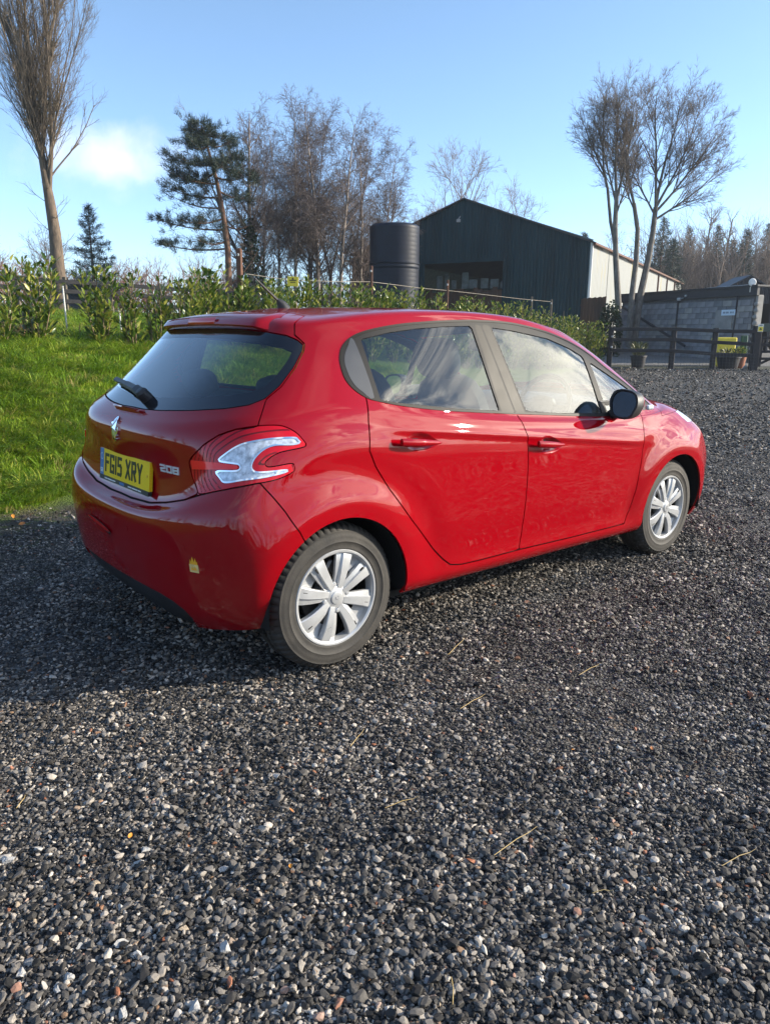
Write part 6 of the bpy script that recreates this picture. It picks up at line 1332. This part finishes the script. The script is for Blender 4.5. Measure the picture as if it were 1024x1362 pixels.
# dark gabled shed beyond the right edge
b = foot(1010, 36, -.1); sh = thing('gabled_shed', 'dark corrugated shed with an open front at the right edge', 'shed', b); ap = at(997, 367, 36).z-b.z; ev = at(958, 387, 36).z-b.z; xa = at(997, 367, 36).x-b.x; xe = at(958, 387, 36).x-b.x; hw = xa-xe
top_ = lambda x_: ap-(ap-ev)*abs(x_-xa)/hw
for i in range(10):
    x0, x1 = xe+hw*2*i/10+.01, xe+hw*2*(i+1)/10-.01; lo = at(1010, 404, 36).z-b.z if x0 > at(1001, 404, 36).x-b.x else 0
    v, f = sheet(x0, x1, lo, top_, lambda x_, z_, o: (x_, -o, z_), 3, .03); mesh('cladding_sheet', v, f, FASC, sh)
v = [(xe-.15, -.1, ev-.03), (xa, -.1, ap+.05), (xa+hw+.15, -.1, ev-.03), (xe-.15, 1.6, ev-.03), (xa, 1.6, ap+.05), (xa+hw+.15, 1.6, ev-.03)]; v += [(p_, q_, r_-.07) for p_, q_, r_ in v]; mesh('roof', v, [[0, 1, 4, 3], [1, 2, 5, 4], [6, 9, 10, 7], [7, 10, 11, 8], [0, 6, 7, 1], [1, 7, 8, 2], [0, 3, 9, 6], [2, 8, 11, 5]], FASC, sh)
v, f = box((xa, 1.5, ev/2), (hw*2, .1, ev)); v2, f2 = box((xe+.06, .75, ev/2), (.1, 1.4, ev-.05)); v3_, f3 = box((xa+hw-.06, .75, ev/2), (.1, 1.4, ev-.05)); mesh('inner_wall', *join([(v, f), (v2, f2), (v3_, f3)]), FASC, sh)
gx0, gx1 = at(996, 430, 33).x, at(1040, 430, 33).x; gb = V3((gx0, 33, gz1(gx0, 33))); gr = thing('green_trailer', 'dark green low side panel standing by the gabled shed', 'trailer', gb); z0, z1 = at(1010, 441, 33).z-gb.z, at(1010, 430, 33).z-gb.z; v, f = box(((gx1-gx0)/2, .4, (z0+z1)/2), (gx1-gx0, .9, z1-z0), None, .02); mesh('side_panel', v, f, plain('dark_green_paint', (.02, .045, .035), .5), gr)
for x_ in (.25, 1.2): v, f = lathe([(.001, .0), (.3, .0), (.3, .14), (.001, .14)], 18, 'y'); mesh('wheel', v+np.array([x_, -.05, z0*.5]), f, RUBBER, gr, smooth=False)

# ------------------------------------------------------------------ fences, signs, pots
FENCE = plain('black_stained_wood', (.020, .018, .019), .7, var=.35, scale=4, bump=.3, bscale=25); OLDW = plain('grey_old_wood', (.12, .10, .075), .85, var=.35, scale=5, bump=.3, bscale=30)
def gpt(px, Y): p = at(px, 440, Y); return Vector((p.x, Y, gz1(p.x, Y)))
posts = [(813, 25.9), (896.5, 25.7), (952, 25.5), (1007, 25.2)]; fp = [gpt(*q) for q in posts]; b = fp[0]; fen = thing('post_and_rail_fence', 'black post and rail fence along the far side of the gravel', 'fence', b)
tops = [at(px, py, Y).z for (px, Y), py in zip(posts, (435, 434.5, 436, 433))]; wd = (.15, .15, .15, .24)
for p, tz, w_ in zip(fp, tops, wd):
    v, f = box((p-b)+Vector((0, 0, (tz-p.z)/2-.1)), (w_, w_*.9, tz-p.z+.2), None, .012); mesh('post', v, f, FENCE, fen)
for (py0, py1, py2, py3) in ((437.5, 437.5, 440, 441), (451.5, 451.5, 455, 458), (465.5, 466.5, 470.5, 473)):
    zs = [at(px, py, Y).z for (px, Y), py in zip(posts, (py0, py1, py2, py3))]
    for i in range(3):
        p, q = fp[i]-b, fp[i+1]-b; v, f = beam((p.x, p.y-.09, zs[i]-b.z), (q.x, q.y-.09, zs[i+1]-b.z), .05, .115, .008); mesh('rail', v, f, FENCE, fen)
p = gpt(762, 31); zz = [at(777, 457, 29).z, at(813, 464, 25.9).z]; v, f = beam(tuple(gpt(777, 29)-b+Vector((0, 0, zz[0]-gpt(777, 29).z))), (0, -.05, zz[1]-b.z), .05, .10, .008); mesh('rail', v, f, FENCE, fen)
WIRE = plain('thin_wire', (.14, .14, .14), .5, .6); bits = []
for i in range(3):
    p, q = fp[i]-b, fp[i+1]-b; n = int((q-p).length/.10)
    for k in range(n): c = p.lerp(q, (k+.5)/n); bits.append(beam((c.x, c.y-.13, c.z+.02), (c.x, c.y-.13, c.z+.55), .004, .004))
    for k in range(6): bits.append(beam((p.x, p.y-.13, p.z+.04+k*.1), (q.x, q.y-.13, q.z+.04+k*.1), .004, .004))
v, f = join(bits); mesh('wire_netting', v, f, WIRE, fen)['kind'] = 'stuff'
v, f = join([box((.02, -.09, z_), (.07, .05, .06), None, .01) for z_ in (1.07, .72)]); mesh('hinge', v, f, PALE, fen)['kind'] = 'stuff'
# gate at the right edge
p0, p1 = gpt(1013, 25.3), gpt(1120, 24.6); gt = thing('field_gate', 'black five bar gate running out at the right edge', 'gate', p0)
for py in (449, 458.5, 467.5, 477): zz = at(1018, py, 25.2).z-p0.z; v, f = beam((0, 0, zz), (p1.x-p0.x, p1.y-p0.y, zz+.02), .04, .085, .006); mesh('bar', v, f, FENCE, gt)
v, f = beam((.05, 0, .12), (.05, 0, 1.1), .09, .06, .008); mesh('stile', v, f, FENCE, gt); v, f = beam((.05, .03, .2), (1.6, -.1, 1.0), .03, .08, .006); mesh('brace', v, f, FENCE, gt)
sp_ = at(1011.5, 436, 25.0); sg = thing('post_sign', 'small yellow and white notice on the gate post', 'sign', tuple(sp_)); v, f = box((0, 0, 0), (.17, .02, .24), None, .004); mesh('sign_board', v, f, WHITE, sg); v, f = box((0, -.012, -.03), (.155, .006, .15)); mesh('warning_panel', v, f, SIGNY, sg); v, f = join([prism([(-.045, -.07), (.045, -.07), (0, .01)], 0, .003, lambda a, c, d: (a, -.0155-d, c+.01)), box((0, -.0165, .085), (.11, .003, .02))]); mesh('sign_print', v, f, INK, sg)['kind'] = 'stuff'
# yellow bin, pots, pale stone behind the rails
p = gpt(968.5, 27.2); hz = at(968, 448.5, 27).z-p.z; wx = 24/FPX*27.2; bn = thing('grit_bin', 'yellow box shaped bin behind the rails', 'bin', p); v, f = box((0, .25, hz*.42), (wx, .5, hz*.84), None, .03); mesh('bin_body', v, f, SIGNY, bn); v, f = box((0, .25, hz*.92), (wx*1.06, .56, hz*.16), None, .03); mesh('lid', v, f, SIGNY, bn)
def pot(px, Y, r0, r1, h_, m, lab, seed, n, Ls, pm, ph):
    p = gpt(px, Y); rt = thing('plant_pot', lab, 'pot', p, 'pots by the fence'); v, f = lathe([(.001, .0), (r0, .0), (r0*1.05, .02), (r1*.97, h_*.85), (r1*1.06, h_*.86), (r1*1.06, h_), (r1*.95, h_), (r1*.9, h_*.88), (.001, h_*.88)], 22); mesh('pot', v, f, m, rt, smooth=True).data.set_sharp_from_angle(angle=math.radians(40))
    r = np.random.default_rng(seed); a = r.random(n)*6.28; rr = r1*1.25*r.random(n)**.5; C = np.stack([np.cos(a)*rr*.6, np.sin(a)*rr*.6, h_*.9+ph*r.random(n)**1.2], 1); D = np.stack([np.cos(a), np.sin(a), .6+r.random(n)], 1); V, q, tr = leaves(C, D, r.uniform(*Ls, n), r.uniform(.012, .03, n), .6, seed); leaf_obj('plant', V, q, tr, pm, rt)['kind'] = 'stuff'
POTD = plain('dark_grey_pot', (.035, .035, .042), .6, var=.2); TERR = plain('terracotta_pot', (.34, .13, .07), .8, var=.2); POTPL = leaf_mat('pot_plant_leaf', [(0, (.05, .07, .02)), (1, (.16, .16, .06))], .5, .2)
pot(852, 26.5, .20, .27, .42, POTD, 'dark pot with a pale straggly plant behind the rails', 3, 150, (.12, .3), POTPL, .42); pot(973, 26.2, .30, .40, .45, POTD, 'wide dark tub with small plants in front of the yellow bin', 4, 110, (.08, .18), POTPL, .22); pot(987, 26.6, .18, .25, .46, TERR, 'terracotta pot half hidden behind the wide dark tub', 5, 80, (.1, .22), LAUREL, .25)
p = gpt(996, 25.3); v, f = pebble(31, 2); o = mesh('pale_rock', v*np.array([.2, .2, .34]), f, bigm[0], loc=(p.x, p.y, p.z+.10)); tag(o, 'pale rock at the foot of the gate post', 'rock')
gx = gpt(991, 28); o = thing('green_post', 'short green post beside the terracotta pot', 'post', gx); v, f = beam((0, 0, 0), (0, 0, at(991, 446, 28).z-gx.z), .22, .16, .03); mesh('post', v, f, plain('green_paint', (.012, .06, .036), .6), o)
# wire along the laurels on mixed posts, with a yellow notice
def hk(px):
    d = at_dir(px, 400); e = H1-H0; A_ = np.array([[d.x, -e[0]], [d.y, -e[1]]]); return np.linalg.solve(A_, H0)[1]
def hp(px, py, off=.5):
    k = hk(px); q = hedge(k)+np.array([-.77, .64])*off; d = at_dir(px, py); kk = q[1]/d.y; return Vector((d.x*kk, q[1], CAMH+d.z*kk))
wf = None
for k, (px, top, r_, m, lab) in enumerate(((317, 330, .055, RUST, 'tall dark brown post standing out of the hedge under the pine'), (493.5, 353, .03, RUST, 'rusty post against the left side of the tank'), (595, 372, .03, RUST, 'rusty post in front of the barn opening'), (707, 394, .025, OLDW, 'thin post near the end of the hedge'), (733, 398, .03, OLDW, 'last wire post by the barn corner'))):
    p = hp(px, top); g0 = gz1(p.x, p.y); po = thing('wire_post', lab, 'post', (p.x, p.y, g0), 'posts of the wire behind the hedge'); v, f = beam((0, 0, -.1), (.01, 0, p.z-g0), r_*2, r_*2, r_*.4); mesh('post', v, f, m, po); v, f = box((0, -r_, p.z-g0-.12), (.04, .04, .05), None, .01); mesh('insulator', v, f, PALE, po)
wpts = [hp(px, py) for px, py in ((328, 364), (362, 369), (389, 372), (440, 374), (493.5, 374.5), (530, 379), (560, 383), (595, 386), (640, 391), (690, 397), (733, 401))]; b = wpts[0]
v, f = tube([tuple(p-b) for p in wpts], .007, 5); tag(mesh('fence_wire', v, f, plain('pale_wire', (.24, .21, .17), .6), loc=tuple(b)), 'pale wire strung along the hedge past the tank and barn', 'wire')
p = hp(389.6, 374, -.75); sg = thing('wire_sign', 'square yellow notice hanging on the wire behind the car roof', 'sign', tuple(p)); s_ = 6.6/FPX*p.y; v, f = box((0, 0, 0), (s_*2.1, .012, s_*1.8), np.array([[1, 0, .05], [0, 1, 0], [-.05, 0, 1]]), .003); mesh('sign_board', v, f, SIGNY, sg); v, f = join([box((0, -.008, s_*.2), (s_*1.3, .003, s_*.16)), box((0, -.008, -s_*.15), (s_*1.0, .003, s_*.14)), prism([(-.25*s_, .35*s_), (.25*s_, .35*s_), (0, .75*s_)], 0, .003, lambda a, c, d: (a, -.007-d, c))]); mesh('sign_print', v, f, INK, sg)['kind'] = 'stuff'
# dark rails of the field behind the laurels
la = [at(px, 420, Y) for px, Y in ((-60, 27), (27, 28), (90, 28.7), (150, 29.5), (215, 30.3), (280, 31.2), (345, 32))]; la = [Vector((p.x, p.y, gz1(p.x, p.y))) for p in la]; b = la[0]; lf_ = thing('field_fence', 'dark timber rail fence beyond the laurels on the left', 'fence', b)
for p in la: v, f = box((p-b)+Vector((0, 0, .62)), (.13, .12, 1.35), None, .012); mesh('post', v, f, OLDW, lf_)
for h_ in (.42, .78, 1.12):
    for p, q in zip(la, la[1:]): v, f = beam(tuple(p-b+Vector((0, -.08, h_))), tuple(q-b+Vector((0, -.08, h_))), .05, .15, .008); mesh('rail', v, f, FENCE, lf_)
for px, y0, y1, Y, lab in ((88.5, 380, 428, 14.5, 'white thin stake left of the dense laurel'), (161, 411, 432, 15.5, 'short white stake behind the thin laurel')):
    p = at(px, y1, Y); g0 = gz1(p.x, p.y); top = at(px-1, y0, Y).z; st = mesh('white_stake', *tube([(0, 0, -.05), (-.01, 0, top-g0)], [.016, .014], 7), plain('stake_white', (.55, .54, .5), .6), smooth=True, loc=(p.x, p.y, g0)); tag(st, lab, 'stake')
p = at(34, 440, 12.4); g0 = gz1(p.x, p.y); tag(mesh('wooden_stake', *box((0, 0, .2), (.05, .05, .46), None, .008), OLDW, loc=(p.x, p.y, g0)), 'short wooden stake between two laurels at the left', 'stake')
p = at(24, 446, 12.2); V, q, tr = leaves(np.column_stack([rng.normal(size=260)*.32, rng.normal(size=260)*.2, rng.random(260)*.16]), np.column_stack([rng.normal(size=260), rng.normal(size=260), 1.2+0*rng.random(260)]), rng.uniform(.12, .28, 260), rng.uniform(.006, .012, 260), .8, 9)
o = leaf_obj('dead_grass', V, q, tr, leaf_mat('dead_grass_blade', [(0, (.20, .13, .06)), (1, (.36, .27, .14))], .7, .2), None); o.location = (p.x, p.y, gz1(p.x, p.y)); o['kind'] = 'stuff'; o['label'] = 'tuft of dead brown grass at the foot of the laurels'
# dark horse box and roofs glimpsed beyond the rails
p = at(96, 400, 36); g0 = gz1(p.x, p.y); hb = thing('field_shelter', 'low dark shelter half hidden behind the laurels', 'shed', (p.x, p.y, g0)); v, f = box((.2, 0, .65), (2.2, 1.5, 1.3), None, .02); mesh('wall', v, f, FASC, hb); v, f = box((.2, 0, 1.36), (2.5, 1.8, .08)); mesh('roof', v, f, plain('pale_blue_sheet', (.35, .42, .5), .5), hb)
# ------------------------------------------------------------------ thin winter haze over the fields
def build_haze(dens):
    m = bpy.data.materials.new('haze_air'); m.use_nodes = True; t = NT(m.node_tree); t.n.clear(); out = t.add('ShaderNodeOutputMaterial')
    v = t.add('ShaderNodeVolumePrincipled', {'Color': (.80, .88, 1.0, 1), 'Density': dens, 'Anisotropy': .35}); t.l.new(v.outputs[0], out.inputs['Volume'])
    v_, f = box((0, 100, 12.5), (2200, 2400, 27)); o = mesh('haze', v_, f, m); tag(o, 'thin pale haze in the air', kind='stuff'); return o
build_haze(.0006)
